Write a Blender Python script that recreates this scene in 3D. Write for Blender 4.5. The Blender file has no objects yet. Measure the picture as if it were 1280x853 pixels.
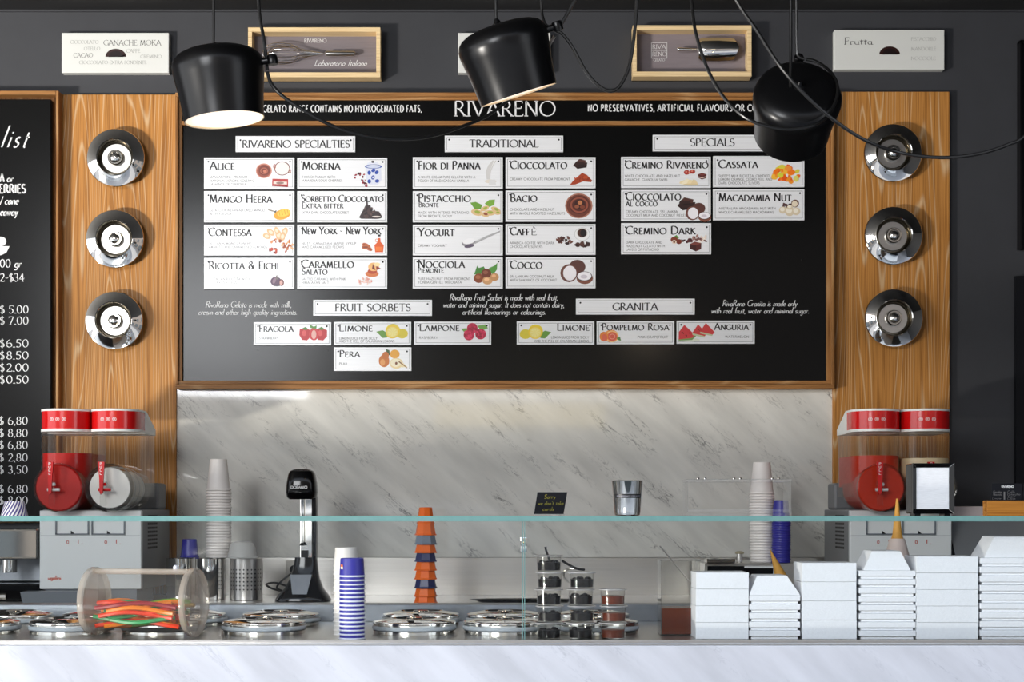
import bpy, bmesh, math, random
from mathutils import Vector, Matrix
random.seed(7)
C = bpy.context.scene.collection
SC = bpy.context.scene
pi = math.pi
# ------------------------------------------------------------------ camera
EYE = 6.95            # camera to back wall; wall plane is y = 0
F = 2000.0            # focal length in pixels of the 1280 px frame
cam = bpy.data.cameras.new('camera'); camo = bpy.data.objects.new('camera', cam); C.objects.link(camo)
camo.location = (0, -EYE, 1.30); camo.rotation_euler = (pi/2, 0, 0)
cam.sensor_width = 36; cam.lens = F/1280*36; cam.shift_y = 213.5/1280; cam.clip_start = 0.05
SC.camera = camo
# ------------------------------------------------------------------ world, lights, exposure
SC.view_settings.view_transform = 'Standard'; SC.view_settings.look = 'None'
SC.view_settings.gamma = 1; SC.view_settings.exposure = 0.46
SC.cycles.transparent_max_bounces = 40; SC.cycles.max_bounces = 10
SC.cycles.caustics_reflective = False; SC.cycles.caustics_refractive = False
world = bpy.data.worlds.new('sky'); SC.world = world; world.use_nodes = True
wn = world.node_tree.nodes; wl = world.node_tree.links
bg = wn['Background']
tc = wn.new('ShaderNodeTexCoord'); sep = wn.new('ShaderNodeSeparateXYZ'); rp = wn.new('ShaderNodeValToRGB')
wl.new(tc.outputs['Generated'], sep.inputs[0]); wl.new(sep.outputs['Z'], rp.inputs[0]); wl.new(rp.outputs[0], bg.inputs['Color'])
rp.color_ramp.elements[0].position = 0.0; rp.color_ramp.elements[0].color = (0.95, 0.97, 1.0, 1)
rp.color_ramp.elements[1].position = 0.9; rp.color_ramp.elements[1].color = (0.45, 0.62, 0.95, 1)
bg.inputs['Strength'].default_value = 1.75

def area(name, loc, target, size, energy, color=(1, 1, 1), sy=None):
    l = bpy.data.lights.new(name, 'AREA'); l.energy = energy; l.color = color; l.size = size
    if sy: l.shape = 'RECTANGLE'; l.size_y = sy
    o = bpy.data.objects.new(name, l); C.objects.link(o); o.location = loc
    o.rotation_euler = (Vector(target)-Vector(loc)).to_track_quat('-Z', 'Y').to_euler()
    return o
# daylight thrown back by the sunlit pavement, low and to the left of the shop front
area('sunlit_pavement_light', (-6.2, -6.4, 0.06), (-6.2, -6.3, 1.0), 1.0, 1200, (1.0, 0.95, 0.88))
# open street front, soft sky light under the awning
area('shop_front_daylight', (-2.9, -8.3, 3.15), (0, 0.0, 1.5), 2.0, 150, (0.95, 0.97, 1.0), 1.5)
sun = bpy.data.lights.new('street_sun', 'SUN'); sun.energy = 7.0; sun.angle = .01; sun.color = (1, .95, .86)
suno = bpy.data.objects.new('street_sun', sun); C.objects.link(suno)   # stands behind the shop: lights the street, not the shop
suno.rotation_euler = Vector((.45, -.42, -.79)).to_track_quat('-Z', 'Y').to_euler()

# ------------------------------------------------------------------ helpers
def at(px, py, D):
    return Vector(((px-640)*D/F, D-EYE, 1.30-(py-640)*D/F))
def X(px, D): return (px-640)*D/F
def Z(py, D): return 1.30-(py-640)*D/F

def tag(o, label=None, cat=None, group=None, kind=None):
    if label: o['label'] = label
    if cat: o['category'] = cat
    if group: o['group'] = group
    if kind: o['kind'] = kind
    return o
def thing(name, label, cat, loc=(0, 0, 0), group=None):
    o = bpy.data.objects.new(name, None); C.objects.link(o); o.location = loc
    o.empty_display_size = 0.05
    return tag(o, label, cat, group)
def origin(o):
    v = Vector((0, 0, 0))
    while o is not None: v += o.location; o = o.parent
    return v
def copy_tree(o, parent=None):
    c = o.copy(); C.objects.link(c); c.parent = parent
    if parent is not None: c.matrix_parent_inverse = o.matrix_parent_inverse.copy()
    for ch in list(o.children): copy_tree(ch, c)
    return c

class MB:
    """collects polygons in world coordinates, builds ONE mesh object"""
    def __init__(s): s.v = []; s.f = []; s.m = []; s.c = []; s.sm = []
    def face(s, pts, m=0, c=None, smooth=False):
        b = len(s.v); s.v += [tuple(p) for p in pts]; s.f.append(tuple(range(b, b+len(pts)))); s.m.append(m); s.c.append(c); s.sm.append(smooth); return s
    def grid(s, rows, m=0, smooth=True, closed=True, flip=False):
        """rows of equal length rings -> quads"""
        b = len(s.v); n = len(rows[0])
        for r in rows: s.v += [tuple(p) for p in r]
        for i in range(len(rows)-1):
            for j in range(n if closed else n-1):
                k = (j+1) % n
                q = (b+i*n+j, b+i*n+k, b+(i+1)*n+k, b+(i+1)*n+j)
                s.f.append(q[::-1] if flip else q); s.m.append(m); s.c.append(None); s.sm.append(smooth)
        return s
    def box(s, x0, x1, y0, y1, z0, z1, m=0, bev=0):
        if x0 > x1: x0, x1 = x1, x0
        if y0 > y1: y0, y1 = y1, y0
        if z0 > z1: z0, z1 = z1, z0
        if bev <= 0:
            p = [(x0,y0,z0),(x1,y0,z0),(x1,y1,z0),(x0,y1,z0),(x0,y0,z1),(x1,y0,z1),(x1,y1,z1),(x0,y1,z1)]
            for q in ((0,3,2,1),(4,5,6,7),(0,1,5,4),(1,2,6,5),(2,3,7,6),(3,0,4,7)): s.face([p[i] for i in q], m)
            return s
        bm = bmesh.new(); bmesh.ops.create_cube(bm, size=1)
        for v in bm.verts: v.co = Vector(((x0+x1)/2+v.co.x*(x1-x0), (y0+y1)/2+v.co.y*(y1-y0), (z0+z1)/2+v.co.z*(z1-z0)))
        bmesh.ops.bevel(bm, geom=bm.edges[:], offset=bev, segments=2, profile=0.5, affect='EDGES')
        bm.verts.ensure_lookup_table()
        b = len(s.v); s.v += [tuple(v.co) for v in bm.verts]
        for f in bm.faces: s.f.append(tuple(b+v.index for v in f.verts)); s.m.append(m); s.c.append(None); s.sm.append(False)
        bm.free(); return s
    def lathe(s, c, prof, n=32, m=0, axis=(0, 0, 1), smooth=True, caps=True, sq=0):
        """prof: list of (radius, height) from bottom to top"""
        c = Vector(c); R = Vector((0, 0, 1)).rotation_difference(Vector(axis)).to_matrix()
        rows = []
        for r, h in prof:
            ring = []
            for j in range(n):
                a = 2*pi*j/n; ca, sa = math.cos(a), math.sin(a)
                if sq:
                    k = (abs(ca)**sq+abs(sa)**sq)**(-1/sq); ca *= k; sa *= k
                ring.append(c+R @ Vector((r*ca, r*sa, h)))
            rows.append(ring)
        s.grid(rows, m, smooth)
        if caps:
            if prof[0][0] > 1e-5: s.face(rows[0][::-1], m)
            if prof[-1][0] > 1e-5: s.face(rows[-1], m)
        return s
    def tube(s, pts, r, n=8, m=0, caps=True):
        pts = [Vector(p) for p in pts]; rows = []
        up = Vector((0, 0.3, 1)).normalized(); prev = None
        for i, p in enumerate(pts):
            t = (pts[min(i+1, len(pts)-1)]-pts[max(i-1, 0)]).normalized()
            if prev is None:
                a = t.cross(up)
                if a.length < .1: a = t.cross(Vector((1, 0, 0)))
                a.normalize()
            else:
                a = prev-t*prev.dot(t); a.normalize()
            prev = a; b = t.cross(a)
            rr = r[i] if isinstance(r, (list, tuple)) else r
            rows.append([p+(a*math.cos(2*pi*j/n)+b*math.sin(2*pi*j/n))*rr for j in range(n)])
        s.grid(rows, m)
        if caps: s.face(rows[0][::-1], m, smooth=False); s.face(rows[-1], m)
        return s
    def prism(s, pts, d, m=0):
        """closed polygon pts pushed by vector d"""
        pts = [Vector(p) for p in pts]; d = Vector(d); q = [p+d for p in pts]
        s.face(pts[::-1], m); s.face(q, m)
        for i in range(len(pts)):
            j = (i+1) % len(pts); s.face([pts[i], pts[j], q[j], q[i]], m)
        return s
    def build(s, name, mats, parent=None, weld=True, fix=True):
        me = bpy.data.meshes.new(name); o = bpy.data.objects.new(name, me); C.objects.link(o)
        off = origin(parent) if parent is not None else Vector((0, 0, 0))
        me.from_pydata([(x-off.x, y-off.y, z-off.z) for x, y, z in s.v], [], s.f)
        if not isinstance(mats, (list, tuple)): mats = [mats]
        for mt in mats: me.materials.append(mt)
        for p, mi, sm in zip(me.polygons, s.m, s.sm): p.material_index = mi; p.use_smooth = sm
        if any(c is not None for c in s.c):
            ca = me.color_attributes.new('Col', 'FLOAT_COLOR', 'CORNER'); k = 0
            for p, c in zip(me.polygons, s.c):
                for li in p.loop_indices: ca.data[li].color = (*(c or (0, 0, 0)), 1)
        if weld or fix:
            bm = bmesh.new(); bm.from_mesh(me)
            if weld: bmesh.ops.remove_doubles(bm, verts=bm.verts, dist=1e-5)
            if fix: bmesh.ops.recalc_face_normals(bm, faces=bm.faces)
            bm.to_mesh(me); bm.free()
        if any(s.sm):
            try: me.set_sharp_from_angle(angle=math.radians(35))
            except Exception: pass
        if parent is not None: o.parent = parent
        return o
def smooth_path(pts, n=8):
    pts = [Vector(p) for p in pts]; out = []
    P = [pts[0]*2-pts[1]]+pts+[pts[-1]*2-pts[-2]]
    for i in range(1, len(P)-2):
        a, b, c, d = P[i-1:i+3]
        for k in range(n):
            t = k/n
            out.append(.5*((2*b)+(c-a)*t+(2*a-5*b+4*c-d)*t*t+(3*b-a-3*c+d)*t**3))
    out.append(pts[-1]); return out

# ------------------------------------------------------------------ materials
def lin(c):
    return tuple(((x/255)/12.92 if x <= 10 else (((x/255)+.055)/1.055)**2.4) for x in c)
def mat(name, col, rough=.5, metal=0, spec=.5, emit=0, coat=0, bump=None, trans=0, alpha=1):
    m = bpy.data.materials.new(name); m.use_nodes = True
    p = m.node_tree.nodes['Principled BSDF']
    p.inputs['Base Color'].default_value = (*col, 1); p.inputs['Roughness'].default_value = rough
    p.inputs['Metallic'].default_value = metal; p.inputs['Specular IOR Level'].default_value = spec
    p.inputs['Coat Weight'].default_value = coat
    if emit: p.inputs['Emission Color'].default_value = (*col, 1); p.inputs['Emission Strength'].default_value = emit
    N, L = m.node_tree.nodes, m.node_tree.links
    if bump:
        sc, st = bump[:2]
        t = N.new('ShaderNodeTexCoord'); mp = N.new('ShaderNodeMapping'); n = N.new('ShaderNodeTexNoise'); b = N.new('ShaderNodeBump')
        if len(bump) > 2: mp.inputs['Scale'].default_value = bump[2]
        n.inputs['Scale'].default_value = sc; b.inputs['Strength'].default_value = st; b.inputs['Distance'].default_value = .002
        L.new(t.outputs['Object'], mp.inputs[0]); L.new(mp.outputs[0], n.inputs[0]); L.new(n.outputs[0], b.inputs['Height']); L.new(b.outputs[0], p.inputs['Normal'])
        # slight tone drift as well
        mx = N.new('ShaderNodeMix'); mx.data_type = 'RGBA'
        mx.inputs[6].default_value = (*[c*.88 for c in col], 1); mx.inputs[7].default_value = (*[min(1, c*1.1) for c in col], 1)
        L.new(n.outputs[0], mx.inputs[0]); L.new(mx.outputs[2], p.inputs['Base Color'])
    return m
def glass(name, tint=(1, 1, 1), ior=1.45, rough=.0, veil=0, veilcol=(1, 1, 1)):
    m = bpy.data.materials.new(name); m.use_nodes = True; N, L = m.node_tree.nodes, m.node_tree.links
    N.remove(N['Principled BSDF']); out = N['Material Output']
    tr = N.new('ShaderNodeBsdfTransparent'); tr.inputs[0].default_value = (*tint, 1)
    gl = N.new('ShaderNodeBsdfGlossy'); gl.inputs['Roughness'].default_value = rough
    fr = N.new('ShaderNodeFresnel'); ge = N.new('ShaderNodeNewGeometry'); mr = N.new('ShaderNodeMapRange')
    mr.inputs['To Min'].default_value = ior; mr.inputs['To Max'].default_value = 1/ior   # thin sheet: same reflectance from both sides
    L.new(ge.outputs['Backfacing'], mr.inputs['Value']); L.new(mr.outputs[0], fr.inputs[0])
    mx = N.new('ShaderNodeMixShader'); L.new(fr.outputs[0], mx.inputs[0]); L.new(gl.outputs[0], mx.inputs[2])
    if veil:
        df = N.new('ShaderNodeBsdfDiffuse'); df.inputs[0].default_value = (*veilcol, 1)
        m2 = N.new('ShaderNodeMixShader'); m2.inputs[0].default_value = veil
        L.new(tr.outputs[0], m2.inputs[1]); L.new(df.outputs[0], m2.inputs[2]); L.new(m2.outputs[0], mx.inputs[1])
    else: L.new(tr.outputs[0], mx.inputs[1])
    L.new(mx.outputs[0], out.inputs[0]); return m
def ramp(N, stops):
    r = N.new('ShaderNodeValToRGB'); e = r.color_ramp.elements
    e[0].position, e[0].color = stops[0][0], (*stops[0][1], 1); e[1].position, e[1].color = stops[-1][0], (*stops[-1][1], 1)
    for p, c in stops[1:-1]: k = e.new(p); k.color = (*c, 1)
    return r
def math_node(N, L, op, a, b=None):
    n = N.new('ShaderNodeMath'); n.operation = op
    for i, x in enumerate((a, b)):
        if x is None: continue
        if isinstance(x, (int, float)): n.inputs[i].default_value = x
        else: L.new(x, n.inputs[i])
    return n.outputs[0]
def wood(name, base, dark, pale, seed=0., horiz=False, rings=26, palemix=.55):
    """open grained oak: contour lines of a stretched noise give the cathedral figure, pale filler in the pores"""
    m = mat(name, base, .45, spec=.2); N, L = m.node_tree.nodes, m.node_tree.links; p = N['Principled BSDF']
    t = N.new('ShaderNodeTexCoord'); mp = N.new('ShaderNodeMapping'); mp.inputs['Location'].default_value = (seed, seed*.7, seed*1.3)
    mp.inputs['Scale'].default_value = (.45, 3.2, 3.2) if horiz else (3.6, 3.6, .2)
    L.new(t.outputs['Object'], mp.inputs[0])
    n = N.new('ShaderNodeTexNoise'); n.inputs['Scale'].default_value = 1.3; n.inputs['Detail'].default_value = 1.5; n.inputs['Roughness'].default_value = .35
    L.new(mp.outputs[0], n.inputs[0])
    s = math_node(N, L, 'SINE', math_node(N, L, 'MULTIPLY', n.outputs[0], rings*pi))
    line = math_node(N, L, 'POWER', math_node(N, L, 'MAXIMUM', s, 0), 7)
    mp2 = N.new('ShaderNodeMapping'); mp2.inputs['Scale'].default_value = (3, 190, 190) if horiz else (190, 190, 3); L.new(t.outputs['Object'], mp2.inputs[0])
    f = N.new('ShaderNodeTexNoise'); f.inputs['Scale'].default_value = 1; f.inputs['Detail'].default_value = 3; L.new(mp2.outputs[0], f.inputs[0])
    r1 = ramp(N, [(.36, dark), (.5, base), (.72, tuple(min(1, c*1.18) for c in base))]); L.new(f.outputs[0], r1.inputs[0])
    mx = N.new('ShaderNodeMix'); mx.data_type = 'RGBA'; mx.inputs[7].default_value = (*pale, 1)
    L.new(r1.outputs[0], mx.inputs[6])
    L.new(math_node(N, L, 'MULTIPLY', math_node(N, L, 'MULTIPLY', line, f.outputs[0]), palemix*1.8), mx.inputs[0])
    L.new(mx.outputs[2], p.inputs['Base Color'])
    b = N.new('ShaderNodeBump'); b.inputs['Strength'].default_value = .25; b.inputs['Distance'].default_value = .0006
    L.new(f.outputs[0], b.inputs['Height']); L.new(b.outputs[0], p.inputs['Normal'])
    return m
def marble(name, base, vein, rough=.12, amount=1., seed=0, scale=1.):
    m = mat(name, base, rough); N, L = m.node_tree.nodes, m.node_tree.links; p = N['Principled BSDF']
    t = N.new('ShaderNodeTexCoord'); mp = N.new('ShaderNodeMapping')
    mp.inputs['Rotation'].default_value = (0, math.radians(-42), 0); mp.inputs['Location'].default_value = (seed, 0, seed)
    mp0 = N.new('ShaderNodeVectorMath'); mp0.operation = 'SCALE'; mp0.inputs['Scale'].default_value = scale
    L.new(t.outputs['Object'], mp.inputs[0]); L.new(mp.outputs[0], mp0.inputs[0])
    st = N.new('ShaderNodeMapping'); st.inputs['Scale'].default_value = (.8, 1, 3.6); L.new(mp0.outputs[0], st.inputs[0])
    def veinlayer(sc, width, det):
        n = N.new('ShaderNodeTexNoise'); n.inputs['Scale'].default_value = sc; n.inputs['Detail'].default_value = det; n.inputs['Roughness'].default_value = .62; n.inputs['Distortion'].default_value = .35
        L.new(st.outputs[0], n.inputs[0])
        a = math_node(N, L, 'ABSOLUTE', math_node(N, L, 'SUBTRACT', n.outputs[0], .5))
        a = math_node(N, L, 'SUBTRACT', 1.0, math_node(N, L, 'DIVIDE', a, width))
        return math_node(N, L, 'POWER', math_node(N, L, 'MAXIMUM', a, 0), 2)
    msk = N.new('ShaderNodeTexNoise'); msk.inputs['Scale'].default_value = 3.2; msk.inputs['Detail'].default_value = 4; L.new(st.outputs[0], msk.inputs[0])
    mk = math_node(N, L, 'MAXIMUM', math_node(N, L, 'MULTIPLY', math_node(N, L, 'SUBTRACT', msk.outputs[0], .5), 6), 0)
    big = math_node(N, L, 'MULTIPLY', veinlayer(1.9, .016, 12), math_node(N, L, 'MINIMUM', mk, 1))
    fine = math_node(N, L, 'MULTIPLY', veinlayer(9.5, .022, 8), math_node(N, L, 'MULTIPLY', math_node(N, L, 'MINIMUM', mk, 1), .8))
    cl = N.new('ShaderNodeTexNoise'); cl.inputs['Scale'].default_value = 2.2; cl.inputs['Detail'].default_value = 6; L.new(st.outputs[0], cl.inputs[0])
    r = ramp(N, [(.32, tuple(c*.84 for c in base)), (.7, tuple(min(1, c*1.08) for c in base))]); L.new(cl.outputs[0], r.inputs[0])
    tot = math_node(N, L, 'MULTIPLY', math_node(N, L, 'MINIMUM', math_node(N, L, 'ADD', big, fine), 1), amount)
    mx = N.new('ShaderNodeMix'); mx.data_type = 'RGBA'; mx.inputs[7].default_value = (*vein, 1)
    L.new(tot, mx.inputs[0]); L.new(r.outputs[0], mx.inputs[6]); L.new(mx.outputs[2], p.inputs['Base Color'])
    return m
def printmat():
    m = mat('printed_ink', (0, 0, 0), .35); N, L = m.node_tree.nodes, m.node_tree.links
    a = N.new('ShaderNodeVertexColor'); a.layer_name = 'Col'; L.new(a.outputs[0], N['Principled BSDF'].inputs['Base Color']); return m
def brushed(name, col, rough, dirscale):
    m = mat(name, col, rough, 1, bump=(1, .12, dirscale)); return m

M = dict(
    wall=mat('charcoal_wall_paint', lin((54, 55, 59)), .6, bump=(9, .5)),
    wall_dark=mat('dark_wall_paint', lin((34, 34, 36)), .6, bump=(9, .3)),
    ceiling=mat('black_ceiling_paint', (.012, .012, .013), .7, bump=(20, .3)),
    floor=mat('grey_floor_tile', (.25, .24, .23), .4, bump=(30, .1)),
    oak=wood('limed_oak', lin((188, 130, 66)), lin((156, 102, 46)), lin((226, 200, 160)), 0, rings=84),
    oak2=wood('limed_oak_right', lin((188, 130, 66)), lin((156, 102, 46)), lin((226, 200, 160)), 3.7, rings=84),
    oak_h=wood('oak_moulding', lin((160, 112, 64)), lin((124, 82, 42)), lin((200, 160, 112)), 2, True),
    oak_v=wood('oak_moulding_upright', lin((160, 112, 64)), lin((124, 82, 42)), lin((200, 160, 112)), 5),
    pine=wood('pale_pine', lin((236, 208, 160)), lin((222, 188, 138)), lin((246, 226, 190)), 1, True, 10, .2),
    cherry=wood('honey_wood', lin((186, 122, 48)), lin((150, 88, 26)), lin((208, 150, 80)), 8, True, 14, .3),
    board=mat('black_menu_board', lin((11, 11, 11)), .2, spec=.22, bump=(14, .05)),
    marble=marble('grey_veined_marble', lin((228, 226, 218)), lin((66, 64, 62)), .04, .8, 2.1, 1.5),
    marble_front=marble('white_front_marble', lin((206, 208, 214)), lin((96, 104, 120)), .25, .32, 6.3, 1.6),
    steel=brushed('brushed_steel', (.62, .6, .57), .3, (2, 2, 200)),
    steel_v=brushed('brushed_steel_upright', (.6, .58, .56), .28, (180, 180, 2)),
    steel_dark=mat('dark_steel_sheet', (.28, .3, .33), .35, 1, bump=(40, .1)),  # dark bluish steel with a slight tone drift
    chrome=mat('polished_chrome', (.82, .8, .76), .045, 1),
    chrome_warm=mat('satin_chrome_well', (.17, .15, .115), .2, 1),
    chrome_soft=mat('satin_knob_steel', (.5, .48, .44), .12, 1),
    gasket=mat('white_rubber_gasket', lin((196, 202, 206)), .45),
    white=mat('white_plastic', lin((232, 233, 230)), .35),
    foam=mat('white_foam_box', lin((240, 241, 244)), .75, bump=(300, .15)),
    plaque=mat('brushed_white_aluminium', lin((240, 241, 243)), .3, .08, bump=(1, .08, (4, 4, 400))),
    boxwhite=mat('white_lacquered_box', lin((226, 227, 222)), .4),
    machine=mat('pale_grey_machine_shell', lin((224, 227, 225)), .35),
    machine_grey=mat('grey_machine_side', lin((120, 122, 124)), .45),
    tray=mat('grey_plastic_tray', lin((104, 110, 116)), .45),
    black=mat('matt_black_metal', (.003, .003, .0034), .28, spec=.3),
    cord=mat('black_cord', (.008, .008, .008), .3),
    blackgloss=mat('gloss_black_plastic', (.003, .003, .0035), .1, spec=.25),
    red=mat('gloss_red_plastic', lin((204, 16, 18)), .18, coat=.3),
    redslush=mat('strawberry_slush', lin((190, 16, 6)), .4, spec=.2, bump=(60, .3)),
    orangeslush=mat('orange_slush', lin((200, 48, 16)), .4, spec=.2, bump=(60, .3)),
    creamslush=mat('cream_slush', lin((226, 206, 166)), .4),
    clear=glass('clear_plastic', (.96, .96, .95), 1.25, .03, .004),
    tank=glass('tank_plastic', (.93, .92, .9), 1.35, .04, .008, (.8, .78, .75)),
    jar=glass('candy_jar_plastic', (.97, .96, .95), 1.15, .05, .03, (1, .95, .9)),
    jarend=glass('jar_end_plastic', (.95, .93, .9), 1.25, .08, .32, lin((235, 220, 205))),
    pane=glass('display_pane', (.985, .995, .99), 1.27, 0),
    acryl=glass('clear_acrylic', (.98, .98, .98), 1.25, .02, .04),
    edge=mat('green_glass_edge', lin((110, 152, 148)), .15, bump=(6, .05, (12, 1, 1))),
    cupwhite=mat('white_paper_cup', lin((240, 234, 228)), .5),
    cuprimwarm=mat('warm_white_rim', lin((246, 240, 234)), .5),
    cuprimclear=mat('milky_plastic_rim', lin((176, 172, 172)), .3),
    cupblue=mat('blue_paper_cup', lin((44, 40, 150)), .4),
    cuprim=mat('white_cup_rim', lin((236, 236, 248)), .5),
    orange=mat('orange_plastic_cup', lin((250, 112, 20)), .4, spec=.25),
    navy=mat('navy_plastic_cup', lin((28, 38, 92)), .35),
    slate=mat('blue_grey_plastic_cup', lin((112, 124, 140)), .35),
    cone=mat('waffle_cone', lin((216, 156, 62)), .6, bump=(90, .5)),
    paperpink=mat('pale_paper_sleeve', lin((226, 206, 196)), .6),
    napkin=mat('white_napkin', lin((238, 240, 242)), .8, bump=(60, .4, (1, 1, 8))),
    syrup=mat('amber_syrup', lin((96, 36, 8)), .2, spec=.2),
    plum=mat('dark_cherry_syrup', (.004, .002, .002), .3, spec=.15),
    caramel=mat('caramel_sauce', lin((104, 42, 16)), .3, spec=.2),
    card=mat('black_card', lin((22, 23, 27)), .45, spec=.12),
    bulb=None, printed=printmat(),
    slate_grey=mat('taupe_backing_panel', lin((132, 122, 126)), .55, bump=(3, .3, (4, 1, 40))),
    slate_wood=mat('grey_washed_backing', lin((120, 112, 116)), .55, bump=(3, .5, (3, 1, 40))),
    hole=mat('dark_perforation', (.01, .01, .01), .6),
    lampwhite=mat('white_lamp_interior', lin((255, 236, 205)), .5),
    socket=mat('white_socket', lin((205, 200, 190)), .4),
)
em = bpy.data.materials.new('lamp_diffuser'); em.use_nodes = True; ep = em.node_tree.nodes['Principled BSDF']
ep.inputs['Base Color'].default_value = (1, .95, .86, 1); ep.inputs['Emission Color'].default_value = (1, .83, .66, 1); ep.inputs['Emission Strength'].default_value = .75
M['bulb'] = em
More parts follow.
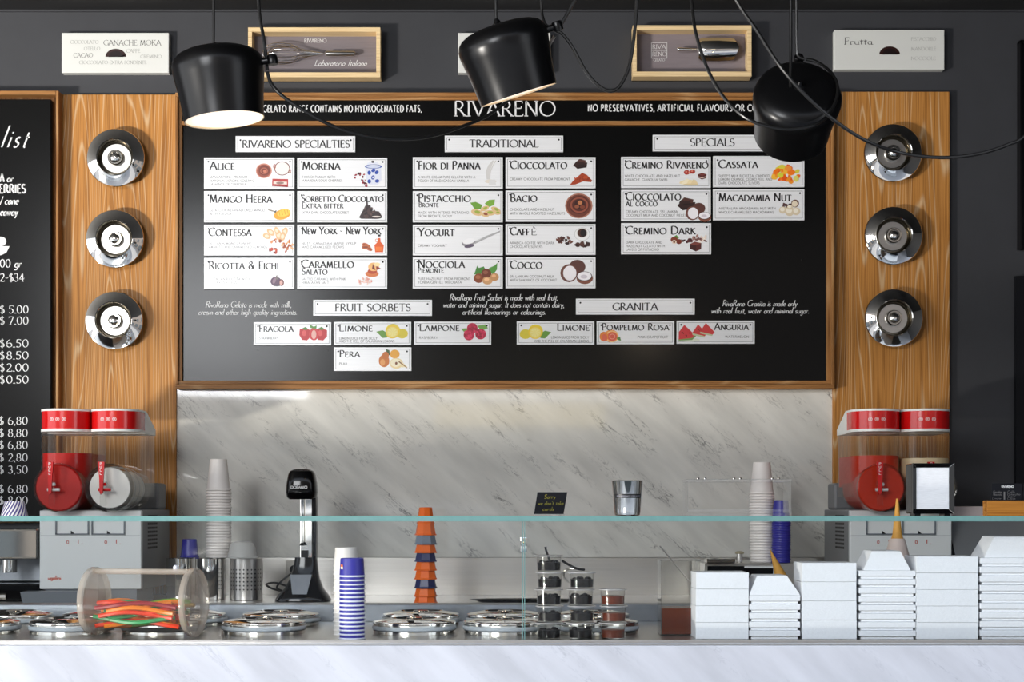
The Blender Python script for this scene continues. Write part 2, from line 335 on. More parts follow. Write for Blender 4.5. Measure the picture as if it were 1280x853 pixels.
# ------------------------------------------------------------------ lettering: skeleton glyphs swept with a broad nib
def arc(cx, cy, rx, ry, a0, a1, n=9):
    return [(cx+rx*math.cos(math.radians(a0+(a1-a0)*i/n)), cy+ry*math.sin(math.radians(a0+(a1-a0)*i/n))) for i in range(n+1)]
h = .46
G = {
 'A': (.74, [[(0,0),(.37,1)], [(.37,1),(.74,0)], [(.14,.36),(.6,.36)]]),
 'B': (.56, [[(.08,0),(.08,1)], [(.08,1)]+arc(.26,.76,.2,.24,90,-90)+[(.08,.52)], [(.08,.52)]+arc(.28,.26,.26,.26,90,-90)+[(.08,0)]]),
 'C': (.72, [arc(.46,.5,.44,.5,48,312,16)]),
 'D': (.76, [[(.08,0),(.08,1)], [(.08,1)]+arc(.28,.5,.46,.5,90,-90,14)+[(.08,0)]]),
 'E': (.5, [[(.08,0),(.08,1)], [(.08,1),(.46,1)], [(.08,.52),(.4,.52)], [(.08,0),(.5,0)]]),
 'F': (.48, [[(.08,0),(.08,1)], [(.08,1),(.46,1)], [(.08,.5),(.38,.5)]]),
 'G': (.76, [arc(.46,.5,.44,.5,48,318,16), [(.76,.44),(.76,.06)]]),
 'H': (.74, [[(.08,0),(.08,1)], [(.66,0),(.66,1)], [(.08,.52),(.66,.52)]]),
 'I': (.2, [[(.1,0),(.1,1)]]),
 'J': (.3, [[(.2,1),(.2,.1)]+arc(.06,.06,.14,.22,0,-80,5)]),
 'K': (.64, [[(.08,0),(.08,1)], [(.08,.46),(.54,1)], [(.2,.58),(.64,0)]]),
 'L': (.5, [[(.08,0),(.08,1)], [(.08,0),(.5,0)]]),
 'M': (.88, [[(.08,0),(.16,1)], [(.16,1),(.45,.06)], [(.45,.06),(.72,1)], [(.72,1),(.82,0)]]),
 'N': (.76, [[(.08,0),(.08,1)], [(.08,1),(.68,0)], [(.68,0),(.68,1)]]),
 'O': (.9, [arc(.45,.5,.43,.5,0,360,22)]),
 'P': (.52, [[(.08,0),(.08,1)], [(.08,1)]+arc(.26,.74,.24,.26,90,-90)+[(.08,.48)]]),
 'Q': (.9, [arc(.45,.5,.43,.5,0,360,22), [(.5,.1),(.95,-.2)]]),
 'R': (.62, [[(.08,0),(.08,1)], [(.08,1)]+arc(.26,.75,.22,.25,90,-90)+[(.08,.5)], [(.26,.5),(.62,0)]]),
 'S': (.5, [arc(.25,.76,.2,.24,35,270)+arc(.25,.26,.22,.26,90,-145)]),
 'T': (.64, [[(.32,0),(.32,1)], [(0,1),(.64,1)]]),
 'U': (.72, [[(.08,1),(.08,.3)]+arc(.36,.3,.28,.3,180,360,10)+[(.64,1)]]),
 'V': (.72, [[(0,1),(.36,0)], [(.36,0),(.72,1)]]),
 'W': (1.02, [[(0,1),(.28,0)], [(.28,0),(.51,1)], [(.51,1),(.74,0)], [(.74,0),(1.02,1)]]),
 'X': (.66, [[(0,1),(.66,0)], [(.04,0),(.62,1)]]),
 'Y': (.64, [[(0,1),(.32,.48)], [(.64,1),(.32,.48)], [(.32,.48),(.32,0)]]),
 'Z': (.6, [[(.04,1),(.58,1)], [(.58,1),(.02,0)], [(.02,0),(.6,0)]]),
 'È': (.5, [[(.08,0),(.08,1)], [(.08,1),(.46,1)], [(.08,.52),(.4,.52)], [(.08,0),(.5,0)], [(.18,1.32),(.34,1.12)]]),
 'a': (.42, [arc(.2,.23,.18,.23,20,340,12), [(.38,h),(.38,.06),(.43,0)]]),
 'b': (.42, [[(.04,1),(.04,0)], arc(.22,.23,.18,.23,165,-165,12)]),
 'c': (.36, [arc(.22,.23,.2,.23,50,310,10)]),
 'd': (.42, [arc(.2,.23,.18,.23,15,345,12), [(.38,1),(.38,0)]]),
 'e': (.38, [[(.04,.25),(.38,.27)]+arc(.21,.24,.18,.23,10,315,12)]),
 'f': (.26, [arc(.26,.84,.12,.16,50,180,5)+[(.14,0)], [(.02,h),(.26,h)]]),
 'g': (.42, [arc(.2,.23,.18,.23,15,345,12), [(.38,h),(.38,-.1)]+arc(.2,-.12,.18,.18,0,-140,6)]),
 'h': (.42, [[(.04,1),(.04,0)], arc(.21,.28,.17,.18,170,0,8)+[(.38,0)]]),
 'i': (.12, [[(.06,h),(.06,0)], [(.06,.64),(.06,.7)]]),
 'j': (.14, [[(.1,h),(.1,-.1)]+arc(0,-.12,.1,.16,0,-90,4), [(.1,.64),(.1,.7)]]),
 'k': (.38, [[(.04,1),(.04,0)], [(.05,.2),(.34,h)], [(.14,.28),(.38,0)]]),
 'l': (.12, [[(.06,1),(.06,0)]]),
 'm': (.68, [[(.04,h),(.04,0)], arc(.19,.28,.15,.18,170,0,7)+[(.34,0)], arc(.49,.28,.15,.18,170,0,7)+[(.64,0)]]),
 'n': (.42, [[(.04,h),(.04,0)], arc(.21,.28,.17,.18,170,0,8)+[(.38,0)]]),
 'o': (.42, [arc(.21,.23,.19,.23,0,360,14)]),
 'p': (.42, [[(.04,h),(.04,-.3)], arc(.22,.23,.18,.23,165,-165,12)]),
 'q': (.42, [arc(.2,.23,.18,.23,15,345,12), [(.38,h),(.38,-.3)]]),
 'r': (.28, [[(.04,h),(.04,0)], arc(.19,.28,.15,.18,170,50,5)]),
 's': (.3, [arc(.15,.35,.12,.11,35,270,6)+arc(.15,.12,.14,.12,90,-145,6)]),
 't': (.26, [[(.12,.68),(.12,.1)]+arc(.2,.08,.08,.08,180,290,4), [(.02,h),(.26,h)]]),
 'u': (.42, [[(.04,h),(.04,.18)]+arc(.21,.18,.17,.18,180,350,8), [(.38,h),(.38,0)]]),
 'v': (.38, [[(.02,h),(.19,0)], [(.19,0),(.36,h)]]),
 'w': (.58, [[(.02,h),(.16,0)], [(.16,0),(.29,h)], [(.29,h),(.43,0)], [(.43,0),(.56,h)]]),
 'x': (.36, [[(.02,h),(.34,0)], [(.02,0),(.34,h)]]),
 'y': (.38, [[(.02,h),(.19,0)], [(.36,h),(.12,-.3)]]),
 'z': (.34, [[(.02,h),(.32,h)], [(.32,h),(.02,0)], [(.02,0),(.34,0)]]),
 '0': (.56, [arc(.28,.48,.24,.48,0,360,18)]),
 '1': (.4, [[(.22,0),(.22,.96)], [(.08,.8),(.22,.96)]]),
 '2': (.52, [arc(.25,.7,.2,.26,160,-30,9)+[(.04,0)], [(.04,0),(.5,0)]]),
 '3': (.5, [arc(.22,.72,.18,.24,150,-90,9), arc(.22,.25,.22,.25,90,-150,9)]),
 '4': (.54, [[(.38,0),(.38,.96)], [(.38,.96),(.02,.28)], [(.02,.28),(.52,.28)]]),
 '5': (.5, [[(.12,.96),(.44,.96)], [(.12,.96),(.08,.54)], [(.08,.54)]+arc(.22,.28,.22,.28,100,-140,9)]),
 '6': (.54, [arc(.42,.4,.38,.56,100,180,6)+arc(.27,.26,.23,.26,180,540,14)]),
 '7': (.5, [[(.04,.96),(.48,.96)], [(.48,.96),(.16,0)]]),
 '8': (.52, [arc(.26,.73,.18,.23,0,360,12), arc(.26,.25,.22,.25,0,360,12)]),
 '9': (.54, [arc(.12,.56,.38,.56,-80,0,6)+arc(.27,.7,.23,.26,0,360,14)]),
 '$': (.48, [arc(.24,.7,.18,.2,35,270)+arc(.24,.25,.2,.25,90,-145), [(.24,-.1),(.24,1.04)]]),
 '.': (.14, [[(.07,0),(.07,.08)]]), ',': (.14, [[(.09,.08),(.03,-.14)]]), '-': (.34, [[(.05,.4),(.29,.4)]]),
 '/': (.3, [[(0,-.1),(.28,1)]]), "'": (.12, [[(.07,1),(.05,.78)]]), '|': (.12, [[(.06,-.1),(.06,1)]]),
 '&': (.72, [[(.68,0)]+arc(.28,.78,.15,.2,200,-20,8)[::-1][::-1]+arc(.26,.26,.22,.27,100,330,8)+[(.62,.5)]]),
}
STY = dict(serif=(.15, .05, 15, True, 0), sans=(.2, .17, 0, False, 0), italic=(.11, .05, 10, False, .24), script=(.085, .06, 40, False, .42), hand=(.12, .11, 20, False, .3))
def text(mb, s, x0, x1, yb, cap, D, style='serif', col=(.03, .03, .03), caps=False, lift=0, slant=None, track=.1, bold=1.):
    """photo pixel extents x0..x1 and baseline yb are turned into metres on the plane at distance D"""
    w1, w0, nib, ser, sh = STY[style]; w1 *= bold; w0 *= bold; nib = math.radians(nib)
    items = []; x = 0
    for ch in s:
        if ch == ' ': x += .42; continue
        sc = 1.
        if caps and ch.islower(): ch = ch.upper(); sc = .78
        if ch not in G: continue
        w, st = G[ch]; items.append((x, sc, st)); x += w*sc+track
    x -= track
    if x <= 0: return
    k = (x1-x0)/x; dy = D-EYE-lift
    def P(u, v): return ((x0+u*k-640+sh*v*cap*.9)*D/F, dy, 1.30-(yb-v*cap-640)*D/F)
    ax = k/cap          # horizontal compression, keeps the stroke weight true
    lw = lambda a: w0+(w1-w0)*abs(math.sin(a-nib))
    for gx, sc, st in items:
        ends = [p for q in st for p in (q[0], q[-1])]
        segs = [list(q) for q in st]; weights = [None]*len(segs)
        if ser:
            for q in st:
                for e, nx in ((q[0], q[1]), (q[-1], q[-2])):
                    if sum(1 for o in ends if abs(o[0]-e[0])+abs(o[1]-e[1]) < .05) > 1: continue
                    dx, dz = abs(e[0]-nx[0]), abs(e[1]-nx[1])
                    if (abs(e[1]) < .02 or abs(e[1]-1) < .02) and dz > dx*.8: segs.append([(e[0]-.11, e[1]), (e[0]+.11, e[1])]); weights.append(.055)
                    elif dx > 3*dz and len(q) == 2:
                        up = -1 if e[1] > .7 else 1
                        segs.append([(e[0], e[1]), (e[0]+(.02 if e[0] > .2 else -.02), e[1]+up*.14)]); weights.append(.055)
        for q, wt in zip(segs, weights):
            L_, R_ = [], []
            for i, p in enumerate(q):
                a, b = q[max(i-1, 0)], q[min(i+1, len(q)-1)]
                dx, dz = (b[0]-a[0])*ax, b[1]-a[1]; l = math.hypot(dx, dz) or 1
                ang = math.atan2(dz, dx); ww = (wt or lw(ang))*sc**.3/2
                nx, nz = -dz/l*ww/ax, dx/l*ww
                L_.append(P(gx+p[0]*sc+nx, p[1]*sc+nz)); R_.append(P(gx+p[0]*sc-nx, p[1]*sc-nz))
            for i in range(len(q)-1): mb.face([L_[i], L_[i+1], R_[i+1], R_[i]], 0, col)
WHITE = lin((235, 235, 235)); INK = lin((38, 36, 36)); GREY = lin((104, 102, 102))
def lettering(parent, rows, D, name='lettering'):
    """rows: (string, x0, x1, baseline, cap height, style, colour, small caps)"""
    mb = MB()
    for r in rows:
        s, x0, x1, yb, cap, style, col = r[:7]; kw = r[7] if len(r) > 7 else {}
        text(mb, s, x0, x1, yb, cap, D, style, col, **kw)
    return mb.build(name, M['printed'], parent, weld=False, fix=False)
class Pic:
    """flat printed picture, laid down in thin layers"""
    def __init__(s, ox, oy, k, D): s.o = (ox, oy, k, D); s.mb = MB(); s.n = 0
    def p(s, u, v):
        ox, oy, k, D = s.o; return ((ox+u/k-640)*D/F, D-EYE-.0004-s.n*.00003, 1.30-(oy+v/k-640)*D/F)
    def e(s, cx, cy, rx, ry, col, rot=0, n=16, a0=0, a1=360):
        s.n += 1; r = math.radians(rot); pts = []
        m = n if a1-a0 == 360 else n+1
        for i in range(m):
            a = math.radians(a0+(a1-a0)*i/n); x, y = rx*math.cos(a), ry*math.sin(a)
            pts.append(s.p(cx+x*math.cos(r)-y*math.sin(r), cy+x*math.sin(r)+y*math.cos(r)))
        s.mb.face(pts, 0, lin(col)); return s
    def g(s, pts, col):
        s.n += 1; s.mb.face([s.p(*q) for q in pts], 0, lin(col)); return s
    def ring(s, cx, cy, rx, ry, w, col, n=20):
        s.n += 1
        for i in range(n):
            a, b = 2*pi*i/n, 2*pi*(i+1)/n
            s.mb.face([s.p(cx+rx*math.cos(t)*q, cy+ry*math.sin(t)*q) for t, q in ((a, 1), (b, 1), (b, 1-w), (a, 1-w))], 0, lin(col))
        return s
    def scat(s, cx, cy, rx, ry, n, r, cols, seed=1):
        R = random.Random(seed)
        for i in range(n):
            a, q = R.uniform(0, 2*pi), R.random()**.5
            s.e(cx+rx*q*math.cos(a), cy+ry*q*math.sin(a), r*R.uniform(.6, 1.3), r*R.uniform(.4, 1), R.choice(cols), R.uniform(0, 180), 7)
        return s
    def done(s, parent, name='picture'): return s.mb.build(name, M['printed'], parent, weld=False, fix=False)

def ink_frame(mb, x0, x1, y0, y1, w, D, col):
    def q(a, b, c, d):
        mb.face([((u-640)*D/F, D-EYE-.0003, 1.30-(v-640)*D/F) for u, v in ((a, d), (b, d), (b, c), (a, c))], 0, col)
    q(x0, x1, y0, y0+w); q(x0, x1, y1-w, y1); q(x0, x0+w, y0, y1); q(x1-w, x1, y0, y1)

# ================================================================== SETTING
def struct(mb, name, m, **k): return tag(mb.build(name, m, **k), kind='structure')
struct(MB().box(-7, 7, 0, .12, 0, 3.6), 'wall_back', M['wall'])
CZ = Z(13, 6.95)
struct(MB().box(-7, 7, -5.2, .12, CZ, CZ+.12), 'ceiling', M['ceiling'])
struct(MB().box(-7, 7, -7.6, .12, -.12, 0), 'floor', M['floor'])
struct(MB().box(5.38, 5.5, -5.2, 0, 0, 3.6), 'wall_right', M['wall_dark'])
struct(MB().box(-7, -6.88, -1.6, 0, 0, 3.6), 'wall_left', M['wall_dark'])
# thin line where wall and ceiling paint meet
struct(MB().box(-6.8, 5.3, -.012, 0, CZ-.008, CZ), 'trim_1', M['wall'])
# oak panels either side of the menu board
def oakpanel(x0, x1, ytop, D, m, label):
    o = MB().box(X(x0, D), X(x1, D), D-EYE, -.001, .945, Z(ytop, D), bev=.002).build('oak_wall_panel', m)
    return tag(o, label, 'wall panel')
DP = 6.915
pl = oakpanel(76, 220, 118, DP, M['oak'], 'limed oak panel carrying three chrome discs, left of the menu board')
pr = oakpanel(1041, 1187, 114.5, DP, M['oak2'], 'limed oak panel carrying three chrome discs, right of the menu board')
# marble splashback
mb = MB().box(X(218, 6.93), X(1043, 6.93), -.02, -.002, Z(697, 6.93), Z(485, 6.93))
mb.v = [tuple(v) for v in mb.v]
struct(mb, 'wall_splashback', M['marble'])
struct(MB().box(X(218, 6.93), X(1043, 6.93), -.035, -.002, .94, Z(697.5, 6.92)), 'wall_steel_upstand', M['steel'])
# dark board on the right wall edge
t = thing('blackboard', 'black board cut by the right edge of the photo, lower one', 'board', at(1300, 480, 6.93))
MB().box(X(1270, 6.92), X(1420, 6.92), -.03, -.001, Z(632, 6.92), Z(345, 6.92)).build('panel', M['card'], t)
t = thing('framed_board', 'tall dark framed board at the right edge beside the lamp cord', 'board', at(1300, 200, 6.93))
MB().box(X(1278, 6.92), X(1420, 6.92), -.03, -.001, Z(312, 6.92), Z(54, 6.92)).build('panel', M['card'], t)
MB().box(X(1274, 6.92), X(1276.5, 6.92), -.045, -.001, Z(312, 6.92), Z(52, 6.92)).box(X(1274, 6.92), X(1422, 6.92), -.045, -.001, Z(54, 6.92), Z(51, 6.92)).build('frame', M['black'], t)

# ------------------------------------------------------------------ menu board
DB = 6.90
mbr = thing('menu_board', 'large black menu board in an oak frame above the marble', 'menu board', at(630, 485, DB))
MB().box(X(222, DB), X(1038, DB), DB-EYE, -.002, Z(478, DB), Z(122, DB)).build('back_panel', M['board'], mbr)
MB().box(X(226, 6.885), X(1034, 6.885), 6.885-EYE, DB-EYE+.001, Z(151, 6.885), Z(125, 6.885)).build('header_panel', M['board'], mbr)
DF = 6.862
def bar(a, b, c, d, D0, D1, m, name='frame_bar'):
    return MB().box(X(a, D0), X(b, D0), D0-EYE, D1-EYE, Z(d, D0), Z(c, D0), bev=.0015).build(name, m, mbr)
bar(219, 1043, 115.5, 120.5, DF, 6.945, M['oak_h']); bar(223, 1039, 120.5, 125, DF+.014, 6.945, M['oak_h'], 'inner_moulding')
bar(219, 1043, 481, 486, DF, 6.945, M['oak_h']); bar(223, 1039, 476, 481, DF+.014, 6.945, M['oak_h'], 'inner_moulding')
bar(219, 222, 120.5, 481, DF, 6.945, M['oak_v']); bar(223, 227.5, 125, 476, DF+.02, 6.945, M['oak_v'], 'inner_moulding')
bar(1039.5, 1043, 120.5, 481, DF, 6.945, M['oak_v']); bar(1033.5, 1039, 125, 476, DF+.02, 6.945, M['oak_v'], 'inner_moulding')
bar(227, 1033, 151, 156, DF+.012, 6.945, M['oak_h'], 'header_rail')
lettering(mbr, [('GELATO RANGE CONTAINS NO HYDROGENATED FATS,', 329, 527, 140, 8.3, 'sans', WHITE, dict(track=.24, bold=.78)),
                ('NO PRESERVATIVES, ARTIFICIAL FLAVOURS OR COLOURINGS', 735, 990, 139, 8.3, 'sans', WHITE, dict(track=.24, bold=.78)),
                ('RIVARENO', 568, 694, 145, 18.5, 'serif', WHITE, dict(track=.12, bold=.8))], 6.8835, 'header_lettering')
NT = dict(track=.07)
lettering(mbr, [('RivaReno Gelato is made with milk,', 257, 364, 384.5, 7.6, 'italic', WHITE, NT), ('cream and other high quality ingredients.', 248, 371, 393.6, 7.6, 'italic', WHITE, NT),
                ('RivaReno Fruit Sorbet is made with real fruit,', 562, 697, 375.5, 7.6, 'italic', WHITE, NT), ('water and minimal sugar. It does not contain dairy,', 554, 705, 384.5, 7.6, 'italic', WHITE, NT),
                ('artificial flavourings or colourings.', 578, 682, 393.4, 7.6, 'italic', WHITE, NT),
                ('RivaReno Granita is made only', 903, 996, 383, 7.6, 'italic', WHITE, NT), ('with real fruit, water and minimal sugar.', 889, 1011, 392, 7.6, 'italic', WHITE, NT)], DB-.0006)
# empty screw holes left on the board
mb = MB()
for x, y in ((322,438),(410,438),(522,438),(609,438),(650,438),(738,438),(750,437),(838,437),(851,437),(938,437),(898,283),(1002,283),(781,325),(886,325),(897,325),(1002,325)):
    p = at(x, y, DB); mb.lathe((p.x, p.y+.001, p.z), [(.0028, 0), (.002, .0022)], 8, 0, (0, -1, 0))
mb.build('screw_head', M['black'], mbr)['kind'] = 'stuff'

# ------------------------------------------------------------------ plaques
DPL = 6.888
def plaque(x0, x1, y0, y1, label, rows, pic=None, group='flavour plaques on the menu board', hd=False, screws=None):
    t = thing('name_plaque' if not hd else 'heading_plaque', label, 'plaque', at((x0+x1)/2, y1, DPL), group)
    MB().box(X(x0, DPL), X(x1, DPL), DPL-EYE, DB-EYE-.0003, Z(y1, DPL), Z(y0, DPL), bev=.0008).build('plate', M['plaque'], t)
    mb = MB(); ink_frame(mb, x0+2.3, x1-2.3, y0+2.3, y1-2.3, .45, DPL, lin((120, 120, 122)))
    mb.build('printed_border', M['printed'], t, weld=False, fix=False)
    for sx in (screws or (x0+5.5, x1-5.5)):
        p = at(sx, y0+5.2, DPL)
        MB().lathe((p.x, p.y+.0002, p.z), [(.0042, 0), (.0036, .0016), (.001, .0022)], 8, 0, (0, -1, 0)).build('screw', M['black'], t)
    a = [r for r in rows if r[6] != GREY]; b = [r for r in rows if r[6] == GREY]
    lettering(t, a, DPL-.0005, 'title_lettering')
    if b: lettering(t, b, DPL-.0005, 'description_lettering')
    if pic: pic(t)
    return t
K = dict(caps=True, track=.12, bold=1.3)
def title(s, x0, x1, yb, cap=10): return (s, x0, x1, yb, cap, 'serif', INK, K)
def desc(s, x0, x1, yb): return (s, x0, x1, yb, 2.9, 'sans', GREY, dict(track=.16, bold=.7))
def c1(u): return 240+u/4.062
def v1(v): return 160+v/4.062
def c2(u): return 500+u/4.062
def c3(u): return 760+u/4.062
P1 = (240, 160, 4.062, DPL); P2 = (500, 160, 4.062, DPL); P3 = (760, 160, 4.062, DPL)
P4 = (240, 360, 3.282, DPL); P5 = (630, 360, 3.282, DPL)
COP, COPD, BR, BRD, BK = (176, 92, 66), (120, 50, 34), (120, 58, 40), (60, 30, 24), (34, 24, 24)
def pic(org, fn):
    def f(t):
        q = Pic(*org); fn(q); q.done(t)
    return f
def choc(q, x, y, s):
    q.g([(x-s,y),(x-s*.6,y-s*.5),(x+s,y-s*.4),(x+s*.9,y+s*.3),(x-s*.4,y+s*.5)], (52,30,28)); q.g([(x-s*.6,y-s*.4),(x-s*.1,y-s*.9),(x+s*.8,y-s*.7),(x+s*.7,y-s*.3)], (84,50,44))
    q.g([(x-s*.4,y+s*.5),(x+s*.9,y+s*.3),(x+s*.9,y+s*.1),(x-s*.3,y+s*.25)], (30,18,18))
def p_alice(q):
    q.e(365,218,41,38,(150,70,48)).ring(365,218,41,38,.14,(206,140,118)); q.e(368,216,28,26,COPD); q.ring(366,218,20,17,.3,COP); q.e(370,220,9,8,(204,120,90))
    q.ring(458,206,40,36,.1,COPD); q.e(458,206,36,32,(246,240,236)); q.ring(419,196,7,12,.4,COP); q.ring(497,220,7,12,.4,COP)
    q.g([(408,258),(488,260),(488,300),(406,296)], (190,60,54)); q.g([(414,272),(482,274),(482,288),(413,285)], (236,220,210)); q.e(447,280,20,6,(150,120,110)); q.g([(406,296),(488,300),(488,292),(406,290)], (160,30,30))
def p_morena(q):
    q.g([(880,200),(960,200),(962,265),(945,288),(900,288),(884,262)], (222,226,240)); q.e(921,196,44,11,(206,214,236)); q.e(919,184,30,12,(226,230,242)); q.e(918,172,8,6,(60,50,60)); q.ring(921,196,44,11,.2,(60,90,170))
    for x, y in ((900,228),(938,226),(919,252),(900,272),(940,270),(921,216)): q.e(x,y,9,11,(36,72,168),20*x)
    q.e(919,252,4,5,(230,230,245)); q.scat(860,250,36,20,12,6,[(150,30,50),(110,16,32),(60,10,22)],3); q.scat(880,286,18,12,7,6,[(150,30,50),(90,16,32)],5)
def p_mango(q):
    q.e(458,440,44,26,(236,170,30),-14); q.e(466,432,34,18,(250,208,70),-14)
    for i in range(4): q.g([(440+14*i,424-3*i),(443+14*i,423-3*i),(448+14*i,446-3*i),(445+14*i,447-3*i)], (216,150,20))
    q.e(402,420,18,4,(150,140,130),15); q.g([(330,385),(390,412),(392,416),(328,388)], (215,210,205)); q.g([(415,425),(430,418),(424,434)], (40,40,30))
def p_bitter(q):
    q.g([(848,455),(865,425),(880,395),(905,392),(915,420),(950,425),(965,450),(930,462),(860,462)], (50,34,34)); q.g([(886,350),(890,350),(894,395),(884,395)], (60,44,44))
    q.scat(895,430,36,26,22,9,[(40,26,26),(72,50,48),(28,18,18),(90,66,60)],8); q.e(930,455,34,8,(48,30,28)); q.e(936,451,22,4,(226,214,206))
def p_contessa(q):
    for a in ((380,550,22,14),(400,530,24,14),(440,545,28,16),(470,530,26,15),(430,522,20,12),(460,552,24,14)): q.e(*a,(232,190,140),a[0]); q.e(a[0],a[1],a[2]*.5,a[3]*.6,(244,226,200),a[0])
    q.scat(425,578,28,14,12,7,[(196,110,60),(226,150,96),(160,80,46)],2); q.scat(484,600,30,28,24,8,[(206,120,66),(236,180,130),(170,84,48)],4); q.scat(418,625,26,12,9,9,[(190,60,30),(226,100,50),(120,40,30)],6)
def p_york(q):
    q.g([(944,560),(956,560),(958,580),(974,596),(970,632),(930,632),(926,596),(942,580)], (226,92,22)); q.g([(932,604),(968,604),(966,626),(933,626)], (240,120,40)); q.g([(942,542),(958,542),(957,552),(943,552)], (40,36,40)); q.ring(938,572,8,9,.3,(214,110,50))
    for a in ((886,600,24,12,30),(896,612,22,10,30),(880,606,18,12,0)): q.e(*a[:4],(190,100,56),a[4]); q.e(*a[:2],a[2]*.8,a[3]*.3,(130,60,34),a[4])
def p_fichi(q):
    q.e(426,780,28,24,(96,70,96)); q.g([(424,758),(432,744),(434,758),(440,770),(414,770)], (120,110,110)); q.e(418,776,8,16,(140,112,132),20); q.e(455,786,12,18,(120,60,60)); q.e(453,787,8,13,(226,180,170)); q.e(430,800,20,5,(70,52,70))
def p_caram(q):
    q.e(914,742,34,16,(216,120,60)); q.e(916,728,24,14,(190,70,30)); q.e(922,706,28,22,(244,190,120)); q.g([(918,690),(932,722),(914,718)], (120,30,24)); q.g([(935,700),(960,716),(936,722)], (150,50,30)); q.e(940,694,16,10,(250,226,170)); q.scat(878,780,38,18,34,6,[(240,190,176),(236,160,148),(248,214,204)],9)
def p_panna(q):
    q.g([(470,165),(490,165),(474,190),(462,220),(456,262),(440,262),(436,220),(448,190)], (212,210,208)); q.g([(476,165),(484,165),(468,195),(458,215)], (236,236,234)); q.e(460,272,30,10,(226,218,206)); q.g([(454,264),(482,262),(488,290),(450,290)], (222,222,222))
def p_ciocc(q):
    choc(q,915,190,36); choc(q,912,182,26); q.g([(862,290),(880,268),(905,245),(925,228),(950,240),(976,268),(970,276),(930,272),(890,288)], (168,66,36)); q.scat(920,258,38,14,20,7,[(190,80,44),(146,52,28)],3)
def p_pist(q):
    q.g([(356,380),(385,376),(418,392),(410,412),(380,414)], (110,160,56)); q.g([(430,385),(452,366),(482,364),(478,392),(452,402)], (124,172,60))
    for a in ((390,430,30,16,15),(486,416,26,13,25),(430,410,24,12,-25),(455,432,30,14,0),(432,440,22,12,10),(494,432,18,10,5)): q.e(*a[:4],(222,190,140),a[4]); q.e(a[0]+3,a[1]-2,a[2]*.5,a[3]*.5,(160,176,70) if a[0]%4 else (150,80,60),a[4])
def p_bacio(q):
    q.e(908,396,70,64,(110,58,44)).ring(908,396,70,64,.1,(176,120,100)); q.e(910,392,52,46,(84,38,28)); q.ring(910,392,46,40,.2,(150,80,60)); q.e(912,388,26,24,(60,26,20)); q.e(914,380,12,11,(190,120,76)); q.e(898,400,12,9,(150,86,60)); q.e(926,402,13,9,(128,64,44))
def p_yog(q):
    q.g([(376,576),(440,548),(508,522),(508,530),(442,560),(380,590)], (176,176,178)); q.e(348,584,36,16,(150,148,152),-12); q.e(350,576,32,14,(244,244,246),-12); q.e(352,600,26,9,(96,86,104),-10); q.g([(376,576),(430,552),(400,572)], (214,214,216))
def p_caffe(q):
    q.e(925,540,40,34,(240,240,240)).ring(925,540,40,34,.06,(196,196,196)); q.ring(925,534,28,25,.12,(214,210,206)); q.e(925,534,24,22,(76,46,36)); q.e(930,534,15,18,(26,16,14))
    q.scat(842,572,44,20,26,8,[(76,44,38),(110,70,60),(50,28,26)],6); q.scat(932,594,38,8,14,11,[(56,32,28),(90,56,46)],7)
def p_nocc(q):
    q.g([(376,745),(392,700),(400,712),(425,704),(440,730),(410,742)], (74,134,56)); q.g([(452,712),(480,700),(494,686),(492,720),(474,744),(450,735)], (84,150,62))
    for a in ((400,764,26,24,(140,70,36)),(438,740,26,24,(110,50,28)),(444,776,26,20,(210,160,110)),(480,758,22,20,(200,146,96))): q.e(*a); q.e(a[0]-4,a[1]-6,a[2]*.5,a[3]*.4,tuple(min(255,c+36) for c in a[4]))
def p_cocco(q, dx=0, dy=0, s=1):
    T = lambda x, y: (906+(x-906)*s+dx, 728+(y-728)*s+dy)
    q.e(*T(900,706),42*s,36*s,(92,56,50)); q.e(*T(858,738),44*s,46*s,(110,66,56)); q.e(*T(862,738),34*s,38*s,(244,240,244)); q.e(*T(938,764),42*s,30*s,(130,78,60)); q.e(*T(936,754),40*s,25*s,(60,36,36)); q.e(*T(936,753),36*s,22*s,(248,244,248)); q.e(*T(934,756),18*s,10*s,(214,206,214))
def p_crem(q):
    for a in ((400,226,15,12),(430,222,13,11),(416,228,10,5)): q.e(*a,(176,56,46)); q.e(a[0]-3,a[1]-3,5,4,(226,150,130))
    q.g([(456,236),(478,228),(500,236),(498,256),(476,262),(456,252)], (90,40,38)); q.g([(456,246),(476,252),(499,246),(499,250),(476,256),(456,250)], (240,214,196)); q.g([(456,236),(478,228),(500,236),(478,243)], (120,60,54))
    q.e(400,276,38,12,(244,226,180),-5); q.g([(370,284),(400,258),(412,262),(396,290)], (250,238,206)); q.g([(420,286),(432,262),(446,266),(458,288)], (236,214,166)); q.e(420,288,38,5,(226,206,160))
def p_cassata(q):
    q.scat(905,236,62,42,34,16,[(246,150,40),(250,120,20),(236,90,20),(250,190,60),(226,214,70)],5); q.e(875,240,16,14,(220,214,60)); q.e(930,225,20,15,(252,124,26)); q.e(955,258,14,16,(226,220,110)); q.e(915,205,18,14,(248,150,60))
def p_cioccococo(q): choc(q,398,396,46); choc(q,390,380,30); p_cocco(q,-440,-302,.78)
def p_maca(q):
    q.e(950,384,20,20,(110,76,60)); q.e(948,386,15,15,(236,222,196)); q.scat(908,396,18,16,10,8,[(60,34,40),(90,60,60)],4)
    for a in ((888,418,20,18),(922,424,25,24),(956,424,20,20),(924,404,16,12)): q.e(*a,(222,206,176)); q.e(a[0]-3,a[1]-4,a[2]*.6,a[3]*.6,(246,238,220))
